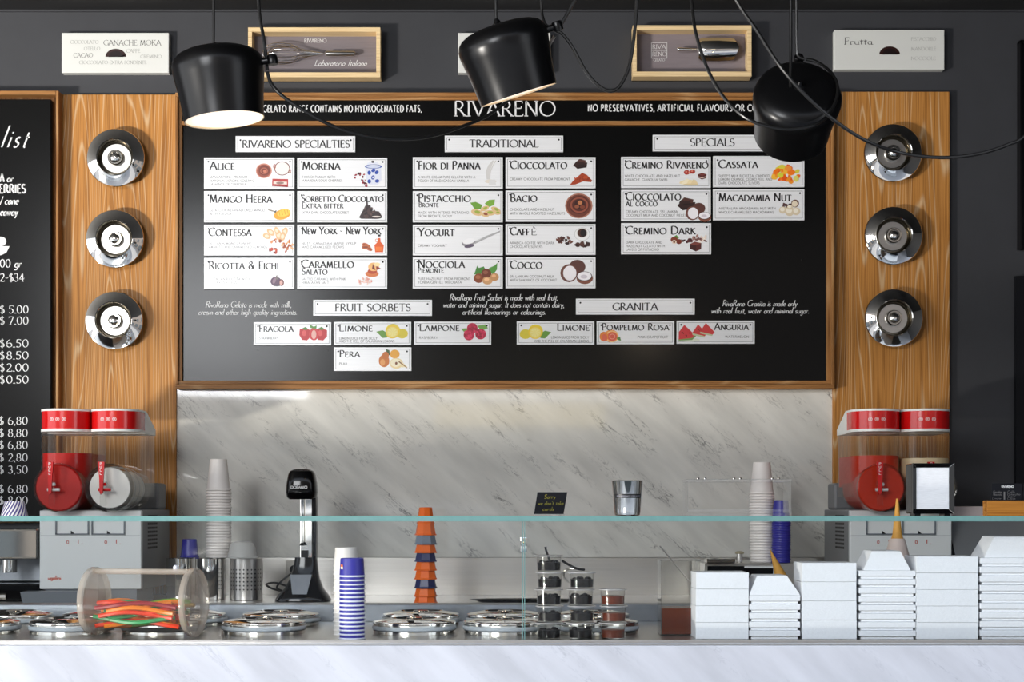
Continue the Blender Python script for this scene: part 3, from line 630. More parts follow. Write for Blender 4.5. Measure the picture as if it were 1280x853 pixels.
def p_dark(q):
    q.g([(335,552),(348,544),(360,560),(344,568)], (90,150,60)); q.e(336,568,18,15,(130,60,40)); q.e(360,578,15,13,(120,50,34)); q.e(336,580,12,10,(238,220,200)); q.e(336,580,6,5,(120,70,50))
    q.scat(400,574,26,7,9,9,[(70,34,36),(100,50,50)],3); q.scat(472,560,40,18,22,9,[(236,220,206),(120,80,76),(250,240,230),(170,130,120)],11)
    q.g([(416,590),(440,578),(474,586),(472,616),(446,628),(416,614)], (88,40,36)); q.g([(416,590),(440,578),(474,586),(448,598)], (128,66,58)); q.g([(416,590),(448,598),(446,628),(416,614)], (66,28,26))
def p_frag(q):
    for x, y in ((466,190),(532,190)): q.g([(x-24,y-20),(x,y-24),(x+22,y-16),(x+22,y+10),(x+6,y+26),(x-14,y+24),(x-26,y+4)], (206,36,44)); q.e(x-6,y-4,9,12,(236,90,90)); q.g([(x-16,y-22),(x,y-30),(x+12,y-20),(x,y-16)], (80,140,50))
    q.e(500,190,20,26,(222,60,64)); q.e(500,192,10,18,(250,190,180)); q.g([(486,165),(482,150),(500,160),(512,154),(510,168)], (90,150,60))
def lemon(q, x, y, f=1):
    q.g([(x-66*f,y),(x-40*f,y-6),(x-14*f,y+8),(x-22*f,y+24),(x-40*f,y+26)], (108,158,60)); q.e(x+40*f,y+8,24,20,(226,206,60)); q.e(x+2,y-4,30,28,(240,214,60)); q.e(x,y+2,28,26,(246,226,120)); q.ring(x,y+2,28,26,.14,(244,206,40))
    for i in range(8):
        a = i*pi/4; q.g([(x,y+2),(x+20*math.cos(a-.3),y+2+18*math.sin(a-.3)),(x+20*math.cos(a+.3),y+2+18*math.sin(a+.3))], (250,236,150))
def p_lamp(q):
    q.g([(1104,168),(1126,166),(1140,180),(1120,186)], (110,160,70)); q.g([(1170,156),(1204,150),(1214,166),(1186,176)], (120,170,80))
    for x, y in ((1150,166),(1136,194),(1184,190)): q.e(x,y,22,22,(190,26,66)); q.scat(x,y,18,18,20,6,[(226,60,100),(206,36,80),(160,16,50)],x)
def p_pera(q):
    q.g([(796,252),(810,256),(812,276),(800,280)], (60,90,40)); q.e(788,300,22,26,(206,120,50)); q.e(794,278,14,16,(200,112,46)); q.e(832,272,20,18,(236,170,60)); q.e(782,306,10,14,(230,160,90))
    q.e(838,310,28,22,(236,214,160)); q.g([(850,292),(884,326),(856,326)], (240,222,176)); q.e(836,308,22,17,(246,236,206)); q.e(838,310,5,6,(130,80,50)); q.g([(850,300),(884,328),(882,330),(846,304)], (150,110,70))
def p_pomp(q):
    q.e(440,198,30,26,(246,160,80)); q.ring(444,200,26,24,.12,(250,214,160)); q.e(444,200,20,18,(230,100,80)); q.e(410,200,18,20,(240,140,60)); q.e(412,204,12,14,(232,110,84)); q.g([(462,206),(476,200),(480,218),(466,214)], (90,140,70)); q.ring(444,200,12,11,.2,(246,180,150))
    q.n += 1
def p_angu(q):
    q.e(760,214,44,8,(226,230,214)); q.g([(716,212),(718,180),(740,152),(784,194),(770,206)], (216,60,66)); q.g([(716,212),(770,206),(784,194),(788,198),(772,214),(716,217)], (120,160,90))
    for x, y in ((808,178),(840,172)): q.g([(x-36,y+8),(x-12,y-28),(x+24,y+10),(x+16,y+20)], (214,64,66)); q.g([(x-36,y+8),(x+16,y+20),(x+14,y+26),(x-34,y+16)], (200,210,170))
    q.scat(745,190,18,14,7,2.4,[(40,20,20)],4); q.scat(806,178,14,10,6,2.2,[(40,20,20)],5)

A0, A1, B0, B1, C0, C1, D0_, D1_ = 255, 368, 371.5, 484, 516, 628.5, 632, 744.5
R1, R2, R3, R4 = (197, 236.5), (239, 278), (281, 319.5), (322.5, 361.5)
HG = 'heading plaques on the menu board'
plaque(294.5, 444, 170, 190, 'wide white heading plaque over the leftmost block of plaques, ending in SPECIALTIES', [('RIVARENO SPECIALTIES', 303, 437, 184.5, 9.2, 'serif', INK, dict(track=.1, bold=1.2))], None, HG, True, (300.5, 438.5))
plaque(556, 704, 169.5, 190, 'wide white heading plaque reading TRADITIONAL', [('TRADITIONAL', 587, 673, 184, 9.2, 'serif', INK, dict(track=.1, bold=1.2))], None, HG, True)
plaque(816, 964, 168.5, 189, 'wide white heading plaque reading SPECIALS, partly behind the lamp', [('SPECIALS', 863, 918, 182.5, 9.2, 'serif', INK, dict(track=.1, bold=1.2))], None, HG, True)
plaque(391.5, 540, 375, 395, 'wide white heading plaque reading FRUIT SORBETS', [('FRUIT SORBETS', 419, 513, 389, 9, 'serif', INK, dict(track=.1, bold=1.2))], None, HG, True)
plaque(720, 868.5, 373.5, 393.5, 'wide white heading plaque reading GRANITA', [('GRANITA', 766, 822, 388, 9, 'serif', INK, dict(track=.1, bold=1.2))], None, HG, True)
plaque(A0, A1, *R1, 'white plaque reading ALICE with a copper bowl picture', [title('Alice', 262.5, 293, 212), desc('MASCARPONE, PREMIUM', 262, 309, 222.8), desc('MARSALA, VERGINE SOLERAS', 262, 317, 227.6), desc('LASHINGS OF GIANDUJA', 262, 308, 232)], pic(P1, p_alice))
plaque(B0, B1, R1[0]+.3, R1[1]-.2, 'white plaque reading MORENA with a blue and white jar picture', [title('Morena', 378, 425, 212), desc('FIOR DI PANNA WITH', 378, 419, 222.8), desc('AMARENA SOUR CHERRIES', 378, 428, 227.4)], pic(P1, p_morena))
plaque(A0, A1, *R2, 'white plaque reading MANGO HEERA with a yellow mango picture', [title('Mango Heera', 262, 340, 253.5), desc('GELATO OF INDIAN ALFONSO MANGO', 262, 331, 264.5), desc('WITH YOGHURT', 262, 292, 269)], pic(P1, p_mango))
plaque(B0, B1, *R2, 'white plaque reading SORBETTO CIOCCOLATO EXTRA BITTER with dark chocolate picture', [title('Sorbetto Cioccolato', 377, 479, 252.5, 8.6), title('Extra bitter', 377.5, 429, 260.5, 7), desc('EXTRA DARK CHOCOLATE SORBET', 377, 436, 267.4)], pic(P1, p_bitter))
plaque(A0, A1, *R3, 'white plaque reading CONTESSA with an almond picture', [title('Contessa', 261, 314, 295), desc('SICILIAN ALMOND CRUNCHY', 261, 314, 306), desc('AMARETTI AND CARAMELISED ALMONDS', 261, 334, 310.5)], pic(P1, p_contessa))
plaque(B0, B1, *R3, 'white plaque reading NEW YORK NEW YORK with a maple syrup picture', [title('New York - New York', 377.5, 476, 293, 9), desc('NUTS + CANADIAN MAPLE SYRUP', 377, 445, 306), desc('AND CARAMELISED PECANS', 378, 430, 310.5)], pic(P1, p_york))
plaque(A0, A1, *R4, 'white plaque reading RICOTTA & FICHI with a purple fig picture', [title('Ricotta & Fichi', 261.5, 348, 336.5, 9.5), desc('ITALIAN RICOTTA WITH', 266, 312, 350.5), desc('FRESH FIGS', 271, 296, 355)], pic(P1, p_fichi))
plaque(B0, B1, *R4, 'white plaque reading CARAMELLO SALATO with an orange caramel picture', [title('Caramello', 377, 442, 335), title('Salato', 377.5, 409, 343.5, 8), desc('SALTED CARAMEL WITH PINK', 377, 432, 350.5), desc('HIMALAYAN SALT', 377, 411, 355)], pic(P1, p_caram))
plaque(C0, C1, R1[0]-.5, R1[1]-.2, 'white plaque reading FIOR DI PANNA with a cream pouring picture', [title('Fior di Panna', 523, 600, 211.5), desc('A WHITE CREAM "PURE" GELATO WITH A', 522.5, 594, 223), desc('TOUCH OF MADAGASCAN VANILLA', 522.5, 586, 227.6)], pic(P2, p_panna))
plaque(D0_, D1_, R1[0]-.5, R1[1]-1, 'white plaque reading CIOCCOLATO with chocolate and cocoa powder picture', [title('Cioccolato', 638, 708.5, 211), desc('CREAMY CHOCOLATE FROM PIEDMONT', 637.5, 712.5, 225.5)], pic(P2, p_ciocc))
plaque(C0, C1, *R2, 'white plaque reading PISTACCHIO BRONTE with a pistachio picture', [title('Pistacchio', 523, 588, 252.5), title('Bronte', 523.5, 548, 259, 6), desc('MADE WITH INTENSE PISTACHIO', 522.5, 586, 267.4), desc('FROM BRONTE, SICILY', 522.5, 565, 271.8)], pic(P2, p_pist))
plaque(D0_, D1_, R2[0]-.8, R2[1]-.8, 'white plaque reading BACIO with a chocolate bowl picture', [title('Bacio', 638, 671, 252.5), desc('CHOCOLATE AND HAZELNUT', 637.5, 693, 263.5), desc('WITH WHOLE ROASTED HAZELNUTS', 637.5, 706, 268.4)], pic(P2, p_bacio))
plaque(C0, C1, *R3, 'white plaque reading YOGURT with a spoon picture', [title('Yogurt', 523, 568, 295), desc('CREAMY YOGHURT', 522.5, 558.5, 308.8)], pic(P2, p_yog))
plaque(D0_, D1_, R3[0]-.8, R3[1]-.8, 'white plaque reading CAFFÈ with a coffee cup picture', [('Caff', 638, 661.5, 294, 9.8, 'serif', INK, K), ('È', 664, 670.5, 294, 7.8, 'serif', INK), desc('ARABICA COFFEE WITH DARK', 637.5, 693, 305.4), desc('CHOCOLATE SLIVERS', 637.5, 678, 310)], pic(P2, p_caffe))
plaque(C0, C1, R4[0]-.5, R4[1]-.5, 'white plaque reading NOCCIOLA PIEMONTE with a hazelnut picture', [title('Nocciola', 522.5, 580.5, 335), title('Piemonte', 522.5, 554.5, 341, 6), desc('PURE HAZELNUT FROM PIEDMONT', 522.5, 588, 350.2), desc('"TONDA GENTILE TRILOBATA"', 522.5, 577, 354.6)], pic(P2, p_nocc))
plaque(D0_, D1_, R4[0]-1, R4[1]-1, 'white plaque reading COCCO with a halved coconut picture', [title('Cocco', 638, 677.5, 336), desc('SRI LANKAN COCONUT MILK', 637.5, 692.5, 347.2), desc('WITH SHAVINGS OF COCONUT', 637.5, 696, 351.8)], pic(P2, p_cocco))
plaque(776.5, 888.5, 196, 235, 'white plaque left of CASSATA, its title starting with CREMINO', [title('Cremino Rivareno', 781.5, 885, 210.5, 9.6), desc('WHITE CHOCOLATE AND HAZELNUT', 781, 850, 221.4), desc('GANACHE, GIANDUJA SWIRL', 781, 835, 226.2)], pic(P3, p_crem))
plaque(891.5, 1005.5, 195, 234, 'white plaque reading CASSATA with an orange candied peel picture', [title('Cassata', 898.5, 947, 210, 10), desc("SHEEP'S MILK RICOTTA, CANDIED", 898.5, 962, 221.4), desc('LEMON, ORANGE, CEDRO PEEL AND', 898.5, 965, 225.8), desc('DARK CHOCOLATE SLIVERS', 898.5, 949.5, 230.4)], pic(P3, p_cassata))
plaque(776.5, 888.5, 237.5, 276.5, 'white plaque reading CIOCCOLATO AL COCCO with chocolate and coconut picture', [title('Cioccolato', 782.5, 851, 250.5), title('al cocco', 782.5, 821.5, 258, 7.4), desc('CREAMY CHOCOLATE, SRI LANKAN', 782.5, 847.5, 266.2), desc('COCONUT MILK AND COCONUT PIECES', 782.5, 857.5, 270.8)], pic(P3, p_cioccococo))
plaque(891.5, 1005.5, 236.5, 275.5, 'white plaque reading MACADAMIA NUT', [title('Macadamia Nut', 898.5, 989, 251.5, 9.6), desc('AUSTRALIAN MACADAMIA NUT WITH', 898.5, 969.5, 262.2), desc('WHOLE CARAMELISED MACADAMIAS', 898.5, 967, 267)], pic(P3, p_maca))
plaque(776.5, 889, 279, 318, 'white plaque reading CREMINO DARK, lowest of the SPECIALS', [title('Cremino Dark', 782.5, 869, 293), desc('DARK CHOCOLATE AND', 782.5, 827.5, 304.6), desc('HAZELNUT GELATO WITH', 782.5, 831, 309.2), desc('LAYERS OF PISTACHIO', 782.5, 823.5, 313.6)], pic(P3, p_dark))
FG = 'small fruit plaques low on the menu board'
plaque(317, 414, 402.8, 432, 'small white plaque reading FRAGOLA with strawberries', [title('Fragola', 324, 366.5, 414.8, 8.4), desc('STRAWBERRY', 324, 348, 424.5)], pic(P4, p_frag), FG)
plaque(417.3, 514, 402.5, 431.7, 'small white plaque reading LIMONE under FRUIT SORBETS', [title('Limone', 424, 465.5, 414.2, 8.4), desc('LEMON JUICE FROM SICILY', 424, 471.5, 424.6), desc('AND THE PEEL OF CALABRIAN LEMONS', 424, 493, 428.2)], pic(P4, lambda q: lemon(q, 822, 180)), FG)
plaque(517.5, 614, 402.2, 431.2, 'small white plaque reading LAMPONE with raspberries', [title('Lampone', 524.5, 574, 413.8, 8.4), desc('RASPBERRY', 524, 547, 423.8)], pic(P4, p_lamp), FG)
plaque(417.3, 514.3, 434.3, 464, 'small white plaque reading PERA with pears', [title('Pera', 424.5, 449.5, 446.6, 8.4), desc('PEAR', 424, 434, 456.4)], pic(P4, p_pera), FG)
plaque(646, 743, 401.8, 431, 'small white plaque reading LIMONE under GRANITA', [title('Limone', 696.5, 736.5, 413.4, 8.4), desc('LEMON JUICE FROM SICILY', 689, 736, 423.4), desc('AND THE PEEL OF CALABRIAN LEMONS', 668, 736, 428)], pic(P5, lambda q: lemon(q, 128, 182, -1)), FG)
plaque(746, 843, 401.5, 430.6, 'small white plaque reading POMPELMO ROSA with pink grapefruit', [title('Pompelmo Rosa', 752.5, 836, 413, 8.4), desc('PINK GRAPEFRUIT', 797, 835, 423)], pic(P5, p_pomp), FG)
plaque(846, 943.5, 401, 430, 'small white plaque reading ANGURIA with watermelon', [title('Anguria', 893, 935.5, 412.6, 8.4), desc('WATERMELON', 906.5, 936, 422.6)], pic(P5, p_angu), FG)

# ------------------------------------------------------------------ price board at the left
DQ = 6.865
pb = thing('price_board', 'black price list board in an oak frame at the left edge', 'menu board', at(-60, 640, DQ))
MB().box(X(-240, DQ), X(63.5, DQ), DQ-EYE, -.02, Z(652, DQ), Z(124, DQ), bev=.002).build('panel', M['board'], pb)
MB().box(X(-240, 6.9), X(68, 6.9), -.045, -.002, Z(654, 6.9), Z(117, 6.9)).build('backing', M['oak_v'], pb)
MB().box(X(-240, 6.855), X(69.5, 6.855), 6.855-EYE, -.045, Z(118, 6.855), Z(113.5, 6.855)).build('frame_bar', M['oak_h'], pb)
MB().box(X(69.8, 6.855), X(73, 6.855), 6.855-EYE, -.002, Z(654, 6.855), Z(113.5, 6.855)).build('frame_bar', M['oak_v'], pb)
S = 'serif'; W_ = WHITE; PB = dict(bold=.85)
rows = [('list', 1, 32, 184, 27, 'script', W_, dict(track=.3)),
        ('A', 0, 5, 227.5, 10, 'sans', W_), ('or', 8.5, 16, 227.5, 10, 'italic', W_, dict(bold=1.3)),
        ('ERRIES', -1, 32, 241.3, 10.4, 'sans', W_), ('/', 0, 2, 255.6, 10, 'italic', W_), ('cone', 6, 22.5, 255.6, 11, 'italic', W_, dict(bold=1.3)),
        ('eaway', 0, 21.5, 269.6, 11, 'italic', W_, dict(bold=1.3)),
        ('00', 0, 13, 334.4, 10.4, S, W_, PB), ('gr', 18, 26, 334.4, 11, 'italic', W_, dict(bold=1.3)), ('2-$34', 0, 30, 352, 10.4, S, W_, PB)]
for s, y in (('5.00', 391.8), ('7.00', 405.8), ('6.50', 434.2), ('8.50', 449.2), ('2.00', 464.4), ('0.50', 479.4), ('6,80', 531), ('8,80', 546.2), ('6,80', 561.2), ('2,80', 576.8), ('3,50', 592), ('6,80', 616.2), ('8,00', 630.6)):
    d = 0 if y < 500 else -1
    rows += [('$', 0+d, 5.5+d, y, 10.2, S, W_, PB), (s, 11+d-(3 if y > 430 and y < 500 else 0), 35.5+d, y, 10, S, W_, PB)]
lettering(pb, rows, DQ-.0006)
q = Pic(0, 290, 1, DQ); c = (235, 235, 235)
q.g([(-6, 18), (12, 18), (8, 26), (2, 29), (-4, 30)], c).e(1, 12, 7, 6, c).e(-5, 8, 5, 6, c).done(pb, 'bowl_emblem')

# ------------------------------------------------------------------ chrome discs on the oak panels
def disc(px, py, label, first):
    if first is None:
        D = 6.86; p = at(0, 0, D)
        t = thing('chrome_disc', label, 'wall disc', (0, DP-EYE, 0), 'chrome discs mounted on the oak panels')
        R = .125; ax = (0, -1, 0); o = (0, DP-EYE, 0)
        MB().lathe(o, [(.075, -.001), (.078, .02), (.094, .035)], 40, 0, ax).build('mounting_collar', M['steel'], t)
        MB().lathe(o, [(.105, .040), (R-.002, .046), (R, .050), (R-.0025, .0535), (.0815, .0655), (.0785, .0675), (.075, .064)], 64, 0, ax, caps=False).build('rim', M['chrome'], t)
        MB().lathe(o, [(.0755, .065), (.0752, .045), (.072, .040), (.066, .041), (.060, .033), (.050, .031), (.040, .032), (.036, .030), (.036, .030)], 56, 0, ax, caps=False).build('recessed_well', M['chrome_warm'], t)
        k = MB().lathe(o, [(.036, .030), (.034, .046), (.0335, .058), (.030, .063), (.024, .063), (.022, .058), (.014, .056), (.006, .058), (0, .059)], 40, 0, ax, caps=False).build('knob', M['chrome_soft'], t)
        MB().lathe(o, [(.021, .0585), (.019, .066), (.012, .071), (0, .0725)], 32, 0, ax, caps=False).build('knob_cap', M['chrome'], k)
        first = t
    else:
        t = copy_tree(first)
    q = at(px, py, 6.87); t.location = (q.x, DP-EYE, q.z); t['label'] = label
    return first
dd = disc(145, 197.5, 'round chrome disc, topmost of three on the left oak panel', None)
disc(144, 299, 'round chrome disc, middle one on the left oak panel', dd); disc(143, 401, 'round chrome disc, lowest on the left oak panel', dd)
disc(1116, 191.5, 'round chrome disc crossed by a cord, topmost on the right oak panel', dd); disc(1116.5, 295, 'round chrome disc, middle one on the right oak panel', dd)
disc(1117, 398, 'round chrome disc, lowest on the right oak panel', dd)

# ------------------------------------------------------------------ white boxes and framed tools above the board
def wallbox(x0, x1, y0, y1, label, rows, D=6.91, crescent=None):
    t = thing('white_display_box', label, 'display box', at((x0+x1)/2, y1, D), 'white boxes on the wall above the board')
    MB().box(X(x0, D), X(x1, D), D-EYE, -.001, Z(y1, D), Z(y0, D), bev=.002).build('box_body', M['boxwhite'], t)
    if rows: lettering(t, rows, D-.0005)
    if crescent:
        cx, cy, r = crescent; q = Pic(0, 0, 1, D)
        q.g([(cx+r*math.cos(a*pi/12), cy-r*.78*math.sin(a*pi/12)) for a in range(13)]+[(cx+r*.72, cy+.3), (cx+r*.3, cy-2), (cx-r*.3, cy-2), (cx-r*.72, cy+.3)], (52, 26, 22))
        q.g([(cx+r*.66*math.cos(a*pi/12), cy-1-r*.5*math.sin(a*pi/12)) for a in range(13)], (26, 12, 12)); q.done(t, 'printed_crescent')
    return t
g1, g2, g3 = lin((150, 150, 146)), lin((70, 66, 64)), lin((180, 180, 176))
T_ = dict(bold=.7)
wallbox(77, 211, 41, 91, 'white box reading GANACHE MOKA above the left oak panel', [
    ('CIOCCOLATO', 88, 123, 54.5, 4.2, 'serif', g1, T_), ('GANACHE MOKA', 129.5, 201, 56.5, 6.4, 'serif', g2, T_), ('OTELLO', 105, 125, 62.8, 4.2, 'serif', g1, T_),
    ('CACAO', 92, 116, 71.6, 5.2, 'serif', g2, T_), ('CAFFE', 158, 175, 65.8, 4.6, 'serif', g1, T_), ('CREMINO', 175.5, 202, 72.6, 4, 'serif', g1, T_),
    ('CIOCCOLATO EXTRA FONDENTE', 99, 183, 80, 4.2, 'serif', g1, T_)], crescent=(144.8, 71, 13))
wallbox(572.5, 688, 41, 91, 'white box mostly hidden behind the middle lamp', [])
wallbox(1043, 1180.5, 37.2, 87, 'white box reading Frutta above the right oak panel', [
    ('Frutta', 1055.5, 1090, 55.5, 8.6, 'serif', g2, dict(bold=.7, track=.12)), ('PISTACCHIO', 1139, 1170, 50.8, 4.2, 'serif', g3, T_), ('MANDORLE', 1139, 1170, 63, 4.2, 'serif', g3, T_), ('NOCCIOLE', 1139, 1169.5, 75, 4.2, 'serif', g3, T_)], crescent=(1112, 68, 13))
def toolframe(x0, x1, y0, y1, label, backing, D=6.87):
    t = thing('tool_frame', label, 'picture frame', at((x0+x1)/2, y1, D)); w = 5.6
    MB().box(X(x0, D), X(x1, D), -.012, -.001, Z(y1, D), Z(y0, D)).build('backing', backing, t)
    for a in ((x0, x1, y0, y0+w), (x0, x1, y1-w-.6, y1), (x0, x0+w-.6, y0+w, y1-w-.6), (x1-w+.4, x1, y0+w, y1-w-.6)):
        MB().box(X(a[0], D), X(a[1], D), D-EYE, -.0005, Z(a[3], D), Z(a[2], D), bev=.001).build('frame_bar', M['pine'], t)
    return t
DK = EYE-.0125
tf = toolframe(310, 475.5, 34, 96.5, 'pale wooden box frame holding a whisk, upper left', M['slate_wood'])
lettering(tf, [('RIVARENO', 380.5, 408, 53, 4.6, 'serif', WHITE, dict(bold=.8)), ('Laboratorio Italiano', 393, 458, 82, 7, 'script', WHITE, dict(track=.06, bold=1.3))], DK)
tf2 = toolframe(791, 939.5, 31.5, 95.5, 'pale wooden box frame holding a steel scoop, upper right', M['slate_grey'])
lettering(tf2, [('RIVA', 815.5, 832, 61, 5.2, 'serif', WHITE, dict(bold=.7)), ('RENO', 815.5, 833, 70, 5.2, 'serif', WHITE, dict(bold=.7)), ('GELATO', 817, 831, 76.6, 3, 'serif', WHITE, dict(bold=.8))], DK)
mb = MB(); ink_frame(mb, 814, 834, 53, 73, .6, DK, WHITE); mb.face([((u-640)*DK/F, DK-EYE-.0003, 1.3-(v-640)*DK/F) for u, v in ((814, 63.3), (834, 63.3), (834, 62.8), (814, 62.8))], 0, WHITE)
mb.build('logo_square', M['printed'], tf2, weld=False, fix=False)
# whisk
DW = 6.905
w = thing('wire_whisk', 'steel balloon whisk mounted in the left box frame', 'whisk', at(425, 66, DW), )
p0, p1 = at(406, 67, DW), at(444, 67, DW)
MB().tube([p0, p0+(p1-p0)*.05, p0+(p1-p0)*.95, p1], [.006, .0115, .0115, .007], 16).build('handle', M['steel'], w)
for i in range(9):
    a = pi*i/9; s = math.sin(a)*.9+.1; cc = math.cos(a)
    pts = []
    for k in range(25):
        u = k/24; tt = -1+2*u
        along = 1-abs(tt)**2.0; wd = math.copysign(1, tt)*(math.sin(pi*min(1, (1-abs(tt)))**.8)*1.0 if abs(tt) > .0 else 0)
        ang = pi*u; r = 78*math.sin(ang)**.9; half = 11.5*math.sin(2*ang)*(1.15 if r > 40 else .75)
        q = at(406-r*(.95+.05*cc), 67+half*cc, DW); q.y += half*s*DW/F*.75; pts.append(q)
    MB().tube(pts, .0011, 5).build('wire', M['chrome'], w)
# scoop
s = thing('ice_scoop', 'polished steel scoop mounted in the right box frame', 'scoop', at(895, 66, DW))
p0, p1 = at(846, 61.5, DW), at(872, 62, DW)
MB().tube([p0, p0+(p1-p0)*.1, p0+(p1-p0)*.9, p1], [.005, .0085, .005, .006], 12).build('handle', M['chrome'], s)
rows = []
for u, k in ((0, .45), (.04, .8), (.12, .98), (.5, 1.0), (.92, .96), (1, .9)):
    ring = []
    for j in range(17):
        a = math.radians(200+(340-200)*j/16) if False else math.radians(-25+230*j/16)
        px = 871+52*u-(6*abs(math.cos(a))*u if u > .9 else 0); r = 15.5*k
        q = at(px, 61.5-r*math.cos(a), DW); q.y += -r*math.sin(a)*DW/F*.8+.012; ring.append(q)
    rows.append(ring)
mb = MB(); mb.grid(rows, 0, True, closed=False); mb.build('bowl', M['chrome'], s, fix=False)
# ================================================================== PENDANT LAMPS
def lamp(label, ring_px, D, tilt_x, tilt_y, tilt_z=0, on=True):
    """origin of the lamp is the centre of its opening; axis points up through the dome"""
    t = thing('pendant_lamp', label, 'lamp', (0, 0, 0), 'black pendant lamps')
    hk = .9
    prof = [(r, z*hk) for r, z in [(.1040, 0), (.1065, .035), (.1110, .08), (.1175, .125), (.1205, .148), (.1195, .163), (.1140, .178), (.1030, .190), (.085, .199), (.06, .2045), (.03, .2065), (0, .2068)]]
    MB().lathe((0, 0, 0), prof, 64, caps=False).build('lamp_shade', M['black'], t)
    inner = [(.1040, 0), (.1012, .0005), (.1015, .03), (.104, .08), (.110, .12), (.105, .15), (.07, .174), (0, .178)]
    MB().lathe((0, 0, 0), inner, 48, caps=False).build('shade_lining', M['lampwhite'], t, fix=True)
    mb = MB(); mb.lathe((0, 0, 0), [(.1008, .0045), (.1008, .0075)], 48); mb.build('diffuser', M['bulb'], t)
    MB().lathe((0, 0, .1842), [(.017, 0), (.017, .004), (.010, .007), (.0065, .014), (.004, .018)], 20).build('top_cap', M['black'], t)
    k = MB().tube([(.112, 0, .136), (.147, 0, .136)], .009, 14); k.lathe((.147, 0, .124), [(.013, 0), (.014, .004), (.014, .02), (.012, .024)], 18)
    k.build('side_clamp', M['black'], t)
    t.location = at(ring_px[0], ring_px[1], D)
    t.rotation_euler = (Matrix.Rotation(math.radians(tilt_y), 3, 'Y') @ Matrix.Rotation(math.radians(tilt_x), 3, 'X') @ Matrix.Rotation(math.radians(tilt_z), 3, 'Z')).to_euler()
    return t
l1 = lamp('black pendant lamp at the left, its lit opening fully showing', (280.5, 150), 4.2, 2, -6.4, -8)
l2 = lamp('black pendant lamp hung in front of the menu heading, tilted to the right', (648.5, 119), 4.2, 11.5, -17.5, -8)
l3 = lamp('black pendant lamp at the right, tipped so its top faces the viewer', (989, 167), 4.48, 61, -4, 80)
for o in (l1, l2, l3):
    pl_ = bpy.data.lights.new('lamp_glow', 'SPOT'); pl_.energy = 3; pl_.color = (1, .8, .58); pl_.spot_size = 2.4; pl_.spot_blend = .6; pl_.shadow_soft_size = .08
    lo = bpy.data.objects.new('lamp_glow', pl_); C.objects.link(lo); lo.parent = o; lo.location = (0, 0, -.004)
def cord(label, pts, name='lamp_cord', r=.0046, mtl='cord'):
    P = smooth_path([at(a, b, d) for a, b, d in pts], 8)
    base = P[0]
    o = MB().tube(P, r, 8).build(name, M[mtl]); return tag(o, label, 'cord', 'black cords of the pendant lamps')
R_ = .0031
CT = 4.2
cord('thin black cord dropping straight to the top of the left lamp', [(267, -150, CT), (267, -40, CT), (267, 40, CT), (266.5, 59, CT)], r=.0036)
cord('short slanting black cord ending at the left lamp clamp', [(316, -150, CT), (323, 0, CT), (329, 45, 4.19), (333, 74, 4.19), (334, 88, 4.19)])
cord('long sagging black cord looping from the left lamp to the middle lamp', [(334, 90, 4.17), (339, 104, 4.17), (352, 119, 4.17), (380, 138, 4.18), (415, 157, 4.2), (455, 169.5, 4.22), (495, 174, 4.25), (535, 171, 4.3), (575, 159, 4.35), (615, 141, 4.4), (655, 105, 4.42), (684, 60, 4.36), (694, 44, 4.25)])
cord('thin black cord dropping straight to the top of the middle lamp', [(620, -150, CT), (620, -40, CT), (620, 10, CT), (620.5, 24, CT)], r=.0036)
cord('thin black cord just right of the middle lamp top', [(674, -150, 4.25), (676, -10, 4.25), (680, 26, 4.24), (690, 36, 4.21)], r=.0036)
cord('black cord rising to the right from the middle lamp clamp', [(697, 38, 4.15), (703, 28, 4.15), (713, 10, 4.15), (722, -6, 4.15), (780, -110, 4.15)])
cord('black cord making a deep U between the middle lamp and the scoop frame', [(694, 38, 4.15), (703, 43, 4.15), (716, 60, 4.15), (732, 89, 4.15), (748, 107, 4.15), (763, 114, 4.15), (775, 107, 4.15), (786, 84, 4.15), (792, 50, 4.15), (796, 0, 4.15), (800, -120, 4.15)])
cord('black cord passing the scoop frame and wrapping around the right lamp', [(850, -120, 4.34), (864, 0, 4.32), (870, 42, 4.30), (884, 85, 4.29), (905, 122, 4.27), (932, 147, 4.24), (960, 158, 4.23), (990, 161.5, 4.23), (1018, 156, 4.23), (1036, 143, 4.26), (1046, 122, 4.30), (1046, 104, 4.34), (1036, 88, 4.38), (1020, 77, 4.41), (1008, 74, 4.42)])
cord('long black cord crossing in front of the right lamp to the right edge', [(860, -110, 4.19), (919, -2, 4.19), (946, 38, 4.17), (976, 84, 4.14), (1010, 122, 4.14), (1045, 152, 4.16), (1085, 177, 4.19), (1130, 192, 4.24), (1180, 197, 4.24), (1225, 192, 4.24), (1262, 180, 4.24), (1285, 167, 4.24), (1380, 90, 4.24)])
cord('left one of two parallel cords falling to the right lamp cap', [(988.5, -150, 4.26), (988.5, -20, 4.26), (988.5, 60, 4.25), (988, 109, 4.23)], r=.0042)
cord('right one of two parallel cords bending to the right lamp clamp', [(996, -150, 4.40), (995.5, 0, 4.40), (996, 58, 4.40), (998, 70, 4.40), (1006, 74, 4.40)], r=.0042)

